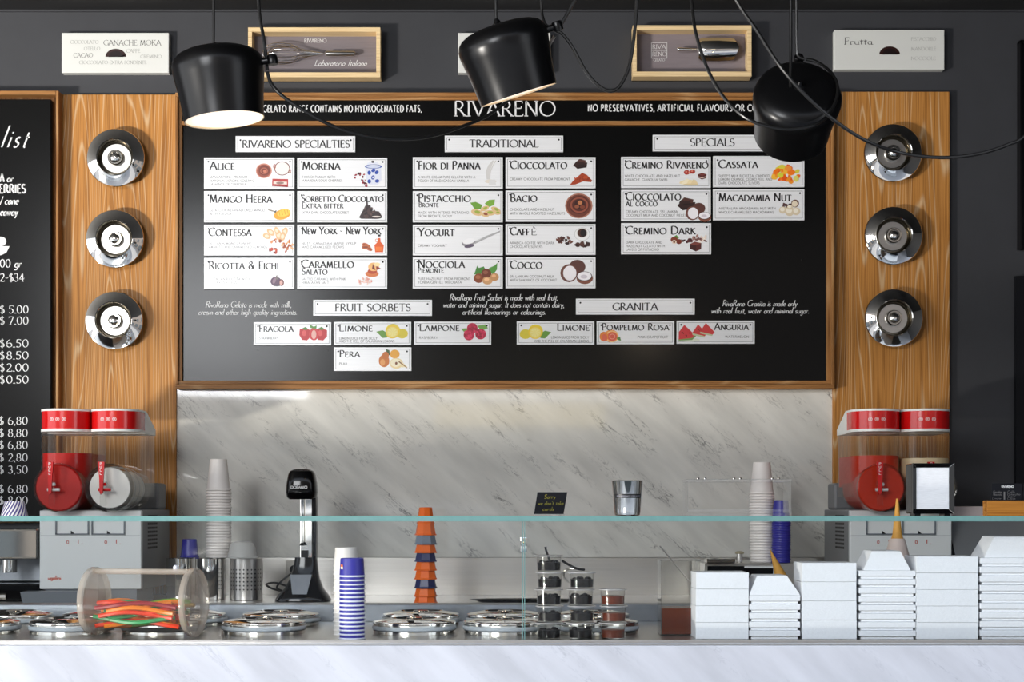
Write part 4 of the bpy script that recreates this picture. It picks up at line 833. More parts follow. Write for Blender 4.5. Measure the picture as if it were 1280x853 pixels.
# ================================================================== DISPLAY COUNTER
ct = thing('display_counter', 'marble fronted gelato display counter with a glass screen and shelf', 'counter', (0, -2.4, 0))
XL, XR = -4.3, 2.6
GS = X(654.5, 4.2)
ZC = .958
MB().box(XL, XR, -2.80, -2.76, 0, Z(807, 4.16), bev=.003).build('marble_front', M['marble_front'], ct)
MB().box(XL, XR, -2.78, -2.735, ZC-.02, ZC-.001, bev=.002).box(XL, XR, -2.763, -2.756, ZC-.001, ZC+.006).build('glass_channel', M['steel'], ct)
MB().box(XL, XR, -2.735, -1.95, ZC-.03, ZC).build('counter_top', M['steel'], ct)
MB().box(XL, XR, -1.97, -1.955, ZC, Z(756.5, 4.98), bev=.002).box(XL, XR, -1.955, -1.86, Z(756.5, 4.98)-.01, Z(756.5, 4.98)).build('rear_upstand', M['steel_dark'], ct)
MB().box(XL, XR, -1.95, -1.87, 0, ZC-.03).build('rear_panel', M['steel'], ct)
for x0, x1 in ((XL, GS-.0015), (GS+.0015, XR)):
    g = MB().box(x0, x1, -2.754, -2.746, ZC+.001, Z(652.2, 4.19)).build('glass_pane', M['pane'], ct)
    e = MB()
    if x0 == XL: e.box(x1-.0022, x1-.0002, -2.7545, -2.7455, ZC+.002, Z(652.2, 4.19))
    else: e.box(x0+.0002, x0+.0022, -2.7545, -2.7455, ZC+.002, Z(652.2, 4.19))
    e.build('pane_edge', M['edge'], g)
s = MB().box(XL, XR, -2.757, -2.35, Z(652.2, 4.19)+.0005, Z(645.6, 4.19)).build('glass_shelf', M['pane'], ct)
MB().box(XL, XR, -2.760, -2.757, Z(652.2, 4.19)+.0003, Z(645.6, 4.19)+.0002).build('shelf_edge', M['edge'], s)
ZS = Z(645.6, 4.19)
MB().box(GS-.009, GS+.009, -2.745, -2.722, Z(690, 4.21), Z(672, 4.21), bev=.002).lathe((GS, -2.722, Z(681, 4.21)), [(.006, 0), (.006, .01)], 12, 0, (0, 1, 0)).build('pane_clamp', M['chrome'], ct)
for x in (-2.2, 2.2):
    MB().tube([(x, -2.36, ZC), (x, -2.36, Z(652.2, 4.19))], .006, 12).build('shelf_post', M['clear'], ct)

# pan lids, two rows
def lid(x, y, label, first=None):
    if first is None:
        t = thing('pan_lid', label, 'lid', (0, 0, 0), 'round steel lids over the gelato wells')
        MB().lathe((0, 0, 0), [(.114, 0), (.116, .002), (.116, .010), (.113, .012)], 48).build('well_collar', M['chrome'], t)
        MB().lathe((0, 0, .0115), [(.1165, 0), (.119, .003), (.119, .009), (.1165, .012)], 48).build('gasket', M['gasket'], t)
        MB().lathe((0, 0, .0233), [(.1155, 0), (.117, .006), (.1155, .011), (.110, .0135), (.070, .020), (.066, .0205), (.064, .018), (.055, .008), (.03, .006), (.026, .006), (.024, .018), (.021, .0215), (0, .0225)], 48, caps=False).build('lid_top', M['chrome'], t)
        first = t
    else: t = copy_tree(first)
    t.location = (x, y, ZC); t['label'] = label; return first
DFr, DRr = 4.50, 4.83
LF = [(-28, 'second lid from the left edge'), (90, ''), (205, ''), (330, ''), (518, ''), (631, ''), (746, '')]
lab_f = ['chrome pan lid in the front row, cut by the left edge', 'chrome pan lid in the front row just left of the candy jar', 'chrome pan lid in the front row seen through the candy jar',
         'chrome pan lid in the front row between the candy jar and the blue cups', 'chrome pan lid in the front row right of the blue cups', 'chrome pan lid in the front row left of the glass joint', 'chrome pan lid in the front row behind the sauce cups']
lab_r = [l.replace('front row', 'back row') for l in lab_f]
fl = None
for (px, _), la in zip(LF, lab_f): fl = lid(X(px, DFr), DFr-EYE, la, fl)
for (px, _), la in zip(LF, lab_r): lid(X(px, DFr), DRr-EYE, la, fl)

# ------------------------------------------------------------------ cups
def cup_mesh(name, rb, rt, hgt, m, rimm, n=28, rimr=.0018, label_patch=False):
    """paper cup standing upside down: closed base at the top"""
    t = thing(name, 'x', 'cup')
    MB().lathe((0, 0, 0), [(rb, .001), (rt, hgt-.001), (rt-.002, hgt), (rt-.0025, hgt-.004), (0, hgt-.004)], n, caps=False).build('cup_wall', m, t)
    MB().lathe((0, 0, 0), [(rb-.0005, .0006), (rb+rimr*.6, 0), (rb+rimr, rimr*.9), (rb+rimr*.6, rimr*1.9), (rb-.001, rimr*2)], n, caps=False).build('cup_rim', rimm, t)
    return t
def stack(proto, px, D, z0, n, pitch, label, group, top=None, jitter=.0006):
    x = X(px, D)
    for i in range(n):
        t = copy_tree(proto); t.location = (x+random.uniform(-jitter, jitter), D-EYE, z0+i*pitch)
        t['label'] = (top or label) if i == n-1 else label; t['group'] = group
def drop(o):
    for c in list(o.children): drop(c)
    bpy.data.objects.remove(o)
# front white stack, front blue stack
D = 4.44; pc = cup_mesh('paper_cup', .0335, .0300, .052, M['cupwhite'], M['cuprimwarm'])
n = 19; p = ((801-691)*D/F)/n*.98
stack(pc, 432.5, D, ZC, 17, .0119, 'white paper cup in the stack behind the blue cups', 'white cups behind the blue cups', 'white paper cup on top of the stack behind the blue cups'); drop(pc)
D = 4.30; pc = cup_mesh('paper_cup', .0340, .0315, .050, M['cupblue'], M['cuprim'], rimr=.0022)
stack(pc, 440, D, ZC, 16, .01115, 'blue paper cup in the front stack behind the glass', 'blue cups in the front stack', 'blue paper cup on top of the front stack, with an orange mark', .0004); drop(pc)
# orange mark on top blue cup
tops = [o for o in C.objects if o.get('label', '').startswith('blue paper cup on top of the front')]
for o in tops:
    mb = MB(); r = .0337; a0 = math.radians(-90-58)
    for k in range(3):
        a, b = a0+k*.1, a0+(k+1)*.1
        for (z0, z1, c_) in ((.027, .033, lin((240, 120, 60))), (.021, .027, lin((240, 230, 200)))):
            mb.face([(o.location.x+r*math.cos(a), o.location.y+r*math.sin(a), o.location.z+z0), (o.location.x+r*math.cos(b), o.location.y+r*math.sin(b), o.location.z+z0), (o.location.x+r*math.cos(b), o.location.y+r*math.sin(b), o.location.z+z1), (o.location.x+r*math.cos(a), o.location.y+r*math.sin(a), o.location.z+z1)], 0, c_)
    mb.build('cup_print', M['printed'], o, weld=False, fix=False)

# ------------------------------------------------------------------ back counter
ZB = .94
bk = thing('back_counter', 'long steel topped back counter under the marble splashback', 'counter', (0, -.35, 0))
MB().box(-2.6, 2.6, -.70, -.037, ZB-.04, ZB, bev=.003).build('worktop', M['steel'], bk)
MB().box(-2.58, 2.58, -.66, -.037, .08, ZB-.04).build('cabinet_body', M['steel_dark'], bk)
for i in range(8):
    x0 = -2.56+i*.64
    d = MB().box(x0+.006, x0+.634, -.68, -.66, .10, ZB-.05, bev=.002).build('cabinet_door', M['steel'], bk)
    MB().tube([(x0+.18, -.70, .80), (x0+.46, -.70, .80)], .006, 8).tube([(x0+.18, -.68, .80), (x0+.18, -.70, .80)], .004, 8).tube([(x0+.46, -.68, .80), (x0+.46, -.70, .80)], .004, 8).build('handle', M['chrome'], d)
# steel cutlery tubes carrying the tall cup stack
def steel_tube(px, D, r, label, perf):
    x, y = X(px, D), D-EYE; ztop = Z(697.5, D)
    t = thing('steel_canister', label, 'canister', (x, y, ZB), 'steel canisters on the back counter')
    MB().lathe((x, y, ZB), [(r-.003, 0), (r, .003), (r, ztop-ZB-.003), (r-.003, ztop-ZB)], 36).build('canister_body', M['steel_v'] if perf else M['chrome'], t)
    if perf:
        mb = MB()
        for zi in range(6):
            for ai in range(12):
                a = -pi/2+(ai-6)*.24; z = ZB+.045+zi*.016
                c_ = Vector((x+(r+.0003)*math.cos(a), y+(r+.0003)*math.sin(a), z)); n_ = Vector((math.cos(a), math.sin(a), 0)); u_ = Vector((-math.sin(a), math.cos(a), 0))
                mb.face([c_+u_*.0035*math.cos(k*pi/3)+Vector((0, 0, .0035*math.sin(k*pi/3))) for k in range(6)])
        mb.build('perforations', M['hole'], t, fix=False)['kind'] = 'stuff'
    return ztop
DCup = 6.52
zt = steel_tube(308, DCup, .066, 'perforated steel canister left of the drink mixer', True)
steel_tube(263, DCup+.02, .062, 'polished steel canister under the tall white cup stack', False)
steel_tube(225, DCup+.05, .056, 'polished steel canister beside the left slush machine', False)
pc = cup_mesh('tall_paper_cup', .0480, .0345, .130, M['cupwhite'], M['cuprimwarm'], rimr=.0042)
stack(pc, 276.5-3, DCup+.02, zt, 24, .01185, 'white paper cup in the tall stack left of the mixer', 'tall white cup stack left of the mixer', 'topmost white paper cup of the tall stack left of the mixer', .0012)
D2 = 6.52; zr = Z(703, D2)
stack(pc, 952.5, D2, zr, 25, .01155, 'white paper cup in the tall stack right of the wire rack', 'tall white cup stack at the right', 'topmost white paper cup of the tall right stack', .0012); drop(pc)
# blue single cup and translucent dome lid
pc = cup_mesh('paper_cup', .036, .029, .075, M['cupblue'], M['cupblue'], rimr=.003)
c_ = copy_tree(pc); c_.location = (X(242.5, 6.48), 6.42-EYE, zt); tag(c_, 'single blue cup upside down left of the tall white stack', 'cup')
for o in (c_,): o.location = (X(237, 6.56), 6.56-EYE, zt)
stack(pc, 976.5, 6.45, zr, 19, .0098, 'blue paper cup in the stack beside the tall white cups', 'blue cup stack at the right', 'topmost blue cup of the stack beside the tall white cups', .0012); drop(pc)
mt = glass('frosted_plastic', (.9, .9, .88), 1.2, .2, .55, (.8, .79, .76))
D = 6.46; x = X(303, D); t = thing('plastic_bowl', 'frosted plastic bowl upside down on the perforated canister', 'bowl', (x, D-EYE, zt))
MB().lathe((x, D-EYE, zt), [(.066, 0), (.066, .003), (.060, .006), (.052, .045), (.044, .062), (.03, .068), (0, .069)], 28, caps=False).build('bowl_shell', mt, t)

# ------------------------------------------------------------------ drink mixer
D = 6.42; x, y = X(379, D), D-EYE
mx_ = thing('drink_mixer', 'black and chrome drink mixer in front of the marble', 'drink mixer', (x, y, ZB))
zf = lambda py: Z(py, D)
rows = []
for py, w0, dep, off in ((756, 34, .09, 0), (750, 34.5, .09, 0), (744, 31, .085, 0), (736, 24, .07, 1), (724, 18.5, .055, 2), (712, 15.5, .045, 3), (702, 14, .040, 3.5), (697, 13.5, .038, 3.5)):
    rows.append([Vector((X(379+off+w0*math.copysign(abs(math.cos(a))**.6, math.cos(a)), D), y+dep*math.copysign(abs(math.sin(a))**.6, math.sin(a)), max(zf(py), ZB+.0005))) for a in [2*pi*i/28 for i in range(28)]])
mb = MB(); mb.grid(rows); mb.face(rows[-1]); mb.face(rows[0][::-1]); mb.build('mixer_base', M['blackgloss'], mx_)
MB().box(X(375.5, D), X(391, D), y-.012, y+.03, zf(700), zf(622), bev=.003).build('chrome_column', M['chrome'], mx_)
MB().box(X(391, D), X(395.5, D), y-.02, y+.04, zf(700), zf(620), bev=.003).build('column_back', M['blackgloss'], mx_)
hd = MB(); rows = []
for py, hw, dep in ((624.5, 15, .045), (622, 18, .052), (616, 19.2, .058), (604, 18.4, .056), (594, 16.6, .05), (589.5, 14.5, .045), (587.2, 10.5, .034)):
    rows.append([Vector((X(378+hw*math.copysign(abs(math.cos(a))**.55, math.cos(a)), D), y-.015+dep*math.copysign(abs(math.sin(a))**.55, math.sin(a)), zf(py))) for a in [2*pi*i/32 for i in range(32)]])
hd.grid(rows); hd.face(rows[-1]); hd.face(rows[0][::-1]); hd = hd.build('mixer_head', M['blackgloss'], mx_)
mb = MB(); text(mb, 'DOBANIO', 363.5, 384, 611, 3.2, D-.0735, 'sans', WHITE); mb.build('lettering', M['printed'], hd, weld=False, fix=False)
MB().tube([at(377.5, 624, D-.05), at(377.5, 668, D-.05), at(377.5, 680, D-.05)], [.0028]*3, 10).build('spindle', M['chrome'], mx_)
MB().lathe(at(377.5, 682.5, D-.05), [(.012, 0), (.008, .004), (.004, .012)], 16).build('whisk_disc', M['black'], mx_)
MB().box(X(377, D), X(386, D), y-.022, y-.01, zf(697), zf(688), bev=.002).build('cup_switch', M['black'], mx_)
rows = [[Vector((X(px+(378-378), D), y-.092 if k == 0 else y-.02, zf(py))) for px in (370, 388)] for k, py in ((0, 741), (1, 716))]
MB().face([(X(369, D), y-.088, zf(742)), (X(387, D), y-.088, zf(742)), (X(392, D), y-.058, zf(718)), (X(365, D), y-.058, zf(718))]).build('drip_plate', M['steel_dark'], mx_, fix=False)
for sx in (-28, 28): MB().lathe((X(379+sx, D), y-.05, ZB), [(.008, 0), (.008, .006)], 12).build('foot', M['black'], mx_)
o = MB().tube(smooth_path([at(366, 716, 6.6), at(352, 727, 6.6), at(346, 735, 6.62), at(352, 739, 6.64), at(340, 736, 6.66), at(333, 731, 6.66), at(345, 729, 6.62), at(362, 735, 6.58), at(368, 742, 6.55)], 8), .0045, 8).build('power_cable', M['cord'])
tag(o, 'looped black power cable left of the drink mixer', 'cord')
t = thing('wall_socket', 'pale wall socket low behind the drink mixer', 'socket', at(362, 730, 6.9))
MB().box(X(357, 6.9), X(376, 6.9), -.052, -.036, Z(733, 6.9), Z(701, 6.9), bev=.003).build('cover_plate', M['socket'], t)
MB().lathe(at(368, 712, 6.9)+Vector((0, -.001, 0)), [(.018, 0), (.018, .02), (.010, .028)], 18, 0, (0, -1, 0)).build('plug', M['black'], t)

# ------------------------------------------------------------------ orange and blue square cups
def sqcup(m, hgt, wb, wt, name='stacking_cup'):
    t = thing(name, 'x', 'cup')
    MB().lathe((0, 0, 0), [(wb, 0), (wb, .004), (wb-.003, .006), (wt, hgt-.002), (wt-.003, hgt)], 8, smooth=False).build('cup_shell', m, t)
    return t
D = 6.31
seq = ['orange', 'orange', 'navy', 'orange', 'orange', 'navy', 'orange', 'slate', 'orange', 'orange']
ys = [756, 746, 735.5, 724.5, 713.5, 702.5, 691.5, 681, 669.5, 655]
nm = dict(orange='orange', navy='dark blue', slate='blue grey')
ids = ['lowest orange cup of the square cup tower, standing upside down', 'second orange cup from the bottom of the square cup tower', 'lower dark blue cup in the tower of orange cups', 'orange cup just above the lower dark blue cup', 'orange cup just below the upper dark blue cup',
       'upper dark blue cup in the tower of orange cups', 'orange cup between the dark blue and the blue grey cup', 'blue grey cup in the tower of orange cups', 'orange cup just above the blue grey cup', 'topmost orange cup of the tower, above the glass shelf line']
for i, (c_, yb) in enumerate(zip(seq, ys)):
    hh = (yb-(ys[i+1] if i < 9 else 637.5))*D/F
    t = sqcup(M[c_], hh*1.03+.008, 0.047-(.0 if i < 8 else .003)-(.008 if i == 9 else 0), .036-(.010 if i == 9 else 0)-(.004 if i == 8 else 0))
    z = Z(yb, D) if i else ZB
    t.location = (X(532, D), D-EYE, z); t.rotation_euler.z = .2+.05*i; tag(t, ids[i], 'cup', 'square stacking cups')

# ------------------------------------------------------------------ slush machines
def bowl_unit(root, cx, y0, fill, fillz, side):
    """one clear tank with cooling drum, lid and tap; y0 is the drum front"""
    hw = .096
    b = MB()
    def outline(z, g=0, back=.36):
        pts = [(cx-hw+g, y0+back-g), (cx-hw+g, y0+.12)]
        for k in range(1, 12):
            a = pi-pi*k/12; pts.append((cx+(hw-g)*math.cos(a), y0+.12-(.085-g)*math.sin(a)))
        pts += [(cx+hw-g, y0+.12), (cx+hw-g, y0+back-g)]
        return [Vector((px_, py_, z)) for px_, py_ in pts]
    ztop, zd = 1.617, 1.393
    rows = [outline(1.36), outline(ztop)]
    b.grid(rows, 0, True); b.face(rows[0][::-1]); tank = b.build('tank', M['tank'], root)
    d = MB().lathe((cx, y0, zd), [(.088, 0), (.0935, .004), (.0945, .010), (.0945, .30)], 48, 0, (0, 1, 0)); d.build('cooling_drum', M['tank'], root)
    MB().lathe((cx, y0-.003, zd), [(.0925, 0), (.0965, .004), (.0965, .012), (.0925, .014)], 48, 0, (0, 1, 0), caps=False).build('drum_ring', M['tank'], root)
    if fill:
        f = MB(); rows = [outline(1.40, .004), outline(fillz, .004)]
        f.grid(rows); f.face(rows[0][::-1]); f.face(rows[-1]); f.lathe((cx, y0+.008, zd), [(.085, 0), (.0905, .006), (.0905, .285)], 40, 0, (0, 1, 0)); f.build('slush', M[fill], root)
    else:
        MB().lathe((cx, y0+.05, zd), [(.03, -.02), (.066, -.012), (.070, 0), (.070, .25)], 40, 0, (0, 1, 0)).lathe((cx, y0+.012, zd), [(.078, 0), (.080, .004), (.074, .01)], 40, 0, (0, 1, 0)).build('evaporator', M['white'], root)
        for k in range(3): MB().lathe((cx, y0+.08+.07*k, zd), [(.083, 0), (.085, .004), (.083, .008)], 36, 0, (0, 1, 0), caps=False).build('auger_ring', M['gasket'], root)
    # lid: red band in front, white shoulder behind
    def lidring(z, g): 
        pts = []
        for k in range(0, 17):
            a = pi-pi*k/16; pts.append(Vector((cx+(hw+g)*math.cos(a), y0+.12-(.090+g)*math.sin(a), z)))
        return [Vector((cx-hw-g, y0+.20, z))]+pts+[Vector((cx+hw+g, y0+.20, z))]
    def solid(name, z0, z1, g, m, zslope=0):
        q = MB(); r0, r1 = lidring(z0, g), lidring(z1, g)
        q.grid([r0, r1], 0, True); q.face(r0[::-1]); q.face(r1); return q.build(name, m, root)
    solid('lid_skirt', 1.614, 1.624, .003, M['white']); band = solid('lid_band', 1.624, 1.694, 0, M['red']); solid('lid_rim', 1.694, 1.702, .002, M['white'])
    q = MB(); prof = [(y0+.185, 1.702), (y0+.21, 1.702), (y0+.375, 1.636), (y0+.375, 1.612), (y0+.185, 1.612)]
    q.prism([(cx-hw-.001, a, b_) for a, b_ in prof], (2*hw+.002, 0, 0)); q.build('lid_shoulder', M['white'], root)
    # three round emblems on the band, following its curve
    q = MB()
    for k, off in enumerate((-.26, .0, .26)):
        for j in range(12):
            pts = []
            for rr, aa in ((.0075, j), (.0075, j+1), (.0060, j+1), (.0060, j)):
                th = 2*pi*aa/12; u = off+rr*math.cos(th)/hw*1.05-.12; z = 1.661+rr*math.sin(th)
                pts.append((cx+(hw+.0006)*math.sin(u), y0+.12-(.0906)*math.cos(u), z))
            q.face(pts, 0, WHITE)
        for z0, z1 in ((1.658, 1.660), (1.662, 1.664)):
            u0, u1 = off-.15, off-.09; q.face([(cx+(hw+.0006)*math.sin(u), y0+.12-.0906*math.cos(u), z) for u, z in ((u0, z0), (u1, z0), (u1, z1), (u0, z1))], 0, WHITE)
    q.build('lid_emblems', M['printed'], band, weld=False, fix=False)
    # tap with PULL handle
    tx = cx-.014
    MB().lathe((tx, y0-.035, 1.322), [(.010, 0), (.012, .004), (.012, .07), (.015, .075), (.015, .095), (.008, .10)], 20).tube([(tx, y0-.035, 1.405), (tx, y0-.002, 1.405)], .012, 14).build('tap', M['clear'], root)
    MB().tube([(tx-.018, y0-.035, 1.385), (tx+.030, y0-.035, 1.385)], .006, 10).lathe((tx+.008, y0-.04, 1.40), [(.006, 0), (.008, .005), (.005, .012)], 10).build('tap_pin', M['red'] if not fill else M['machine'], root)
    q = MB(); yy = y0-.052
    A_ = [(tx-.017, 1.492), (tx+.009, 1.492), (tx+.005, 1.43), (tx+.002, 1.372), (tx-.006, 1.366), (tx-.010, 1.376), (tx-.011, 1.43)]
    q.prism([(a, yy, b_) for a, b_ in A_], (0, .013, 0)); hl = q.build('pull_handle', M['red'], root)
    q = MB(); Dh = yy+EYE-.0004; px = 640+(tx-.0045)*F/Dh
    for k, ch in enumerate('PULL'):
        yb = 640-(1.4805-k*.0125-1.3)*F/Dh; text(q, ch, px-1.4, px+1.3, yb, 2.7, Dh, 'sans', WHITE, bold=1.1)
    q.build('pull_lettering', M['printed'], hl, weld=False, fix=False)
def slush(cx, label, fills, vent_side):
    y0 = 6.20-EYE
    t = thing('slush_machine', label, 'drink machine', (cx, -.4, ZB))
    hw = .200; yf = 6.30-EYE; zt_ = 1.309
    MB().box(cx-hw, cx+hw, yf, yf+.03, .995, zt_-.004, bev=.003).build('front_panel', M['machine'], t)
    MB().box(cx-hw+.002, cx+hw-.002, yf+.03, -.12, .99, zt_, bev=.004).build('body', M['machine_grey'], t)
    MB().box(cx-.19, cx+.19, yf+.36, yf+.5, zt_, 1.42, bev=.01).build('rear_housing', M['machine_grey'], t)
    for s_ in (-1, 1):
        q = MB()
        for i in range(9):
            for j in range(5):
                q.box(cx+s_*(hw-.001), cx+s_*(hw+.0005), yf+.12+j*.035, yf+.145+j*.035, 1.15+i*.016, 1.159+i*.016)
        q.build('vent_slots', M['hole'], t)['kind'] = 'stuff'
    for s_, (fl_, fz) in zip((-1, 1), fills):
        bowl_unit(t, cx+s_*.0985, y0, fl_, fz, s_)
        # moulded square of the drip hook
        a, b_ = cx+s_*.071-.066+.0, cx+s_*.071+.066
        q = MB()
        for u in ((a, a+.005, 1.212, 1.272), (b_-.005, b_, 1.212, 1.272), (a, b_, 1.209, 1.214)): q.box(u[0], u[1], yf-.006, yf+.001, u[2], u[3])
        q.build('tray_bracket', M['tray'], t)
        p_ = (a+b_)/2; MB().prism([(p_-.004, yf-.008, 1.213), (p_+.010, yf-.008, 1.213), (p_-.004, yf-.008, 1.225)], (0, .008, 0)).build('tray_hook', M['black'], t)
    MB().box(cx-hw+.004, cx+hw-.004, yf-.0012, yf+.0005, 1.2045, 1.2060).build('panel_seam', M['tray'], t)
    # drip tray and foot plate
    q = MB(); r = [(cx-.24, yf-.12), (cx+.06, yf-.12), (cx+.06, yf-.02), (cx-.24, yf-.02)]
    q.grid([[Vector((a*.96+cx*.04, b_, .945)) for a, b_ in r], [Vector((a, b_, .990)) for a, b_ in r]], 0, False); q.face([Vector((a*.96+cx*.04, b_, .945)) for a, b_ in r][::-1]); q.face([Vector((a, b_, .990)) for a, b_ in r])
    q.build('drip_tray', M['tray'], t)
    MB().box(cx-hw+.02, cx+hw-.02, yf+.01, yf+.3, ZB, .995).build('foot_plinth', M['tray'], t)
    q = MB(); Df = yf+EYE-.0015
    x_ = lambda v: 640+v*F/Df
    redc = lin((190, 70, 50))
    text(q, 'ugolini', x_(cx-.166), x_(cx-.116), 725, 5, Df, 'sans', lin((214, 92, 62)))
    for s_ in (-1, 1):
        u = x_(cx+s_*.075)
        text(q, '0', u-6, u-3, 680, 4, Df, 'sans', redc); text(q, 'I', u+8, u+9.5, 680, 5, Df, 'sans', redc); text(q, '-', u+12, u+15, 682, 4, Df, 'sans', redc)
    q.build('control_lettering', M['printed'], t, weld=False, fix=False)
    return t
slush(X(113, 6.3), 'two tank slush machine at the left, one tank strawberry red and one empty', [('redslush', 1.530), (None, 0)], 1)
slush(X(1126, 6.3), 'two tank slush machine at the right, one tank orange and one cream', [('orangeslush', 1.520), ('creamslush', 1.510)], -1)

# ------------------------------------------------------------------ items standing on the glass shelf
D = 4.36; cx = X(784, D); t = thing('steel_cup', 'polished steel cup with a black name band on the glass shelf', 'cup', (cx, D-EYE, ZS))
MB().lathe((cx, D-EYE, ZS), [(0, .0001), (.030, 0), (.034, .003), (.036, .010), (.0425, .094), (.0435, .0955), (.0425, .0965), (.0415, .094), (.035, .012), (0, .010)], 48, caps=False).build('cup_wall', M['chrome'], t)
q = MB()
def wrap(mb, cx, cy, r, z0, z1, a0, a1, n, col, rr=None):
    for i in range(n):
        a, b_ = a0+(a1-a0)*i/n, a0+(a1-a0)*(i+1)/n
        mb.face([(cx+r*math.cos(a), cy+r*math.sin(a), z0), (cx+r*math.cos(b_), cy+r*math.sin(b_), z0), (cx+(rr or r)*math.cos(b_), cy+(rr or r)*math.sin(b_), z1), (cx+(rr or r)*math.cos(a), cy+(rr or r)*math.sin(a), z1)], 0, col)
wrap(q, cx, D-EYE, .0400, ZS+.049, ZS+.0595, -2.55, -.45, 20, (.004, .004, .005), .0406)
q.build('name_band', M['printed'], t, fix=False)
q = MB(); tmp = MB(); text(tmp, 'RIVARENO GELATO', 0, 30, 0, 1.7, 4.32, 'sans', (.8, .8, .85))
for v_, f_ in ((tmp.v, tmp.f),):
    x0_ = X(0, 4.32)
    for fc in f_:
        q.face([(cx+.0407*math.cos(-2.4+(v_[i][0]-x0_)/.0407*1.12), D-EYE+.0407*math.sin(-2.4+(v_[i][0]-x0_)/.0407*1.12), ZS+.0520+(v_[i][2]-Z(0, 4.32))) for i in fc], 0, (.35, .35, .4))
q.build('lettering', M['printed'], t, weld=False, fix=False)
# handwritten card
D = 4.30; zc0 = Z(643.2, D)
t = thing('handwritten_card', 'black slanted card with yellow handwriting on the glass shelf', 'sign', at(687, 645, D))
MB().prism([at(667.5, 643, D), at(704.5, 643, D), at(709.2, 615.5, D), at(671.8, 615.5, D)], (0, .0015, 0)).build('card', M['card'], t)
MB().box(X(667, D), X(706, D), D-EYE-.004, D-EYE+.012, ZS, Z(643, D)+.0005).build('card_stand', M['acryl'], t)
YL = lin((130, 124, 36))
lettering(t, [('Sorry', 680, 694, 623.5, 5, 'hand', YL), ("we don't take", 672, 704, 631.4, 4.6, 'hand', YL), ('cards', 678, 692, 638.6, 4.6, 'hand', YL)], D-.0006, 'handwriting')
# acrylic rack
D = 4.45; r_ = thing('acrylic_rack', 'clear acrylic rack standing on the shelf in front of the tall cups', 'rack', at(924, 645, D))
x0, x1, yf, yb = X(858, D), X(990, D), D-EYE, D-EYE+.12
MB().box(x0, x1, yf, yb, ZS, ZS+.008, bev=.001).build('base_plate', M['acryl'], r_); MB().box(x0, x1, yf, yb, Z(602.5, D), Z(599, D), bev=.001).build('top_plate', M['acryl'], r_)
MB().box(x0+.002, x1, yf-.001, yf, Z(640.5, D), Z(637, D)).build('front_lip', M['acryl'], r_)
for u in (x0+.002, x1-.005): MB().box(u, u+.003, yf+.002, yb-.002, ZS+.008, Z(602.5, D)).build('side_panel', M['acryl'], r_)
for u in (873, 882, 918, 926, 966, 974): MB().lathe((X(u, D), yf+.01, Z(599.2, D)), [(.004, 0), (.004, .003), (.002, .005)], 10).build('hook_pin', M['chrome'], r_)
# napkin dispenser, turned a little to the left
D = 4.42; cx, cy = X(1168, D), D-EYE+.02
t = thing('napkin_dispenser', 'black napkin dispenser with white napkins on the shelf', 'napkin dispenser', (cx, cy, ZS))
w_, hh_, dd_ = .057, .146, .075
MB().box(cx-w_, cx+w_, cy, cy+dd_, ZS+.006, ZS+hh_, bev=.004).build('case', M['blackgloss'], t)
zA, zB_ = ZS+.006, ZS+hh_
fr = [(cx-w_, zA), (cx+w_, zA), (cx+w_, zB_), (cx-w_, zB_)]; inn = [(cx-w_+.012, zA+.013), (cx+w_-.012, zA+.013), (cx+w_-.012, zB_-.012), (cx-w_+.012, zB_-.012)]
q = MB()
for i in range(4):
    j = (i+1) % 4
    q.face([(fr[i][0], cy-.014, fr[i][1]), (fr[j][0], cy-.014, fr[j][1]), (inn[j][0], cy-.002, inn[j][1]), (inn[i][0], cy-.002, inn[i][1])])
    q.face([(fr[i][0], cy-.014, fr[i][1]), (fr[j][0], cy-.014, fr[j][1]), (fr[j][0], cy+.002, fr[j][1]), (fr[i][0], cy+.002, fr[i][1])])
q.build('bezel', M['blackgloss'], t, fix=False)
for i in range(4): MB().tube([(fr[i][0], cy-.0142, fr[i][1]), (inn[i][0], cy-.0022, inn[i][1])], .0010, 6).build('bezel_corner', M['chrome'], t)
MB().box(cx-w_+.012, cx+w_-.012, cy-.0035, cy-.0005, zA+.013, zB_-.012, bev=.001).build('napkin_stack', M['napkin'], t)
for sx in (-1, 1): MB().box(cx+sx*(w_-.016)-.008, cx+sx*(w_-.016)+.008, cy+.0, cy+.06, ZS, ZS+.0065).build('foot', M['black'], t)
t.rotation_euler.z = math.radians(-1)
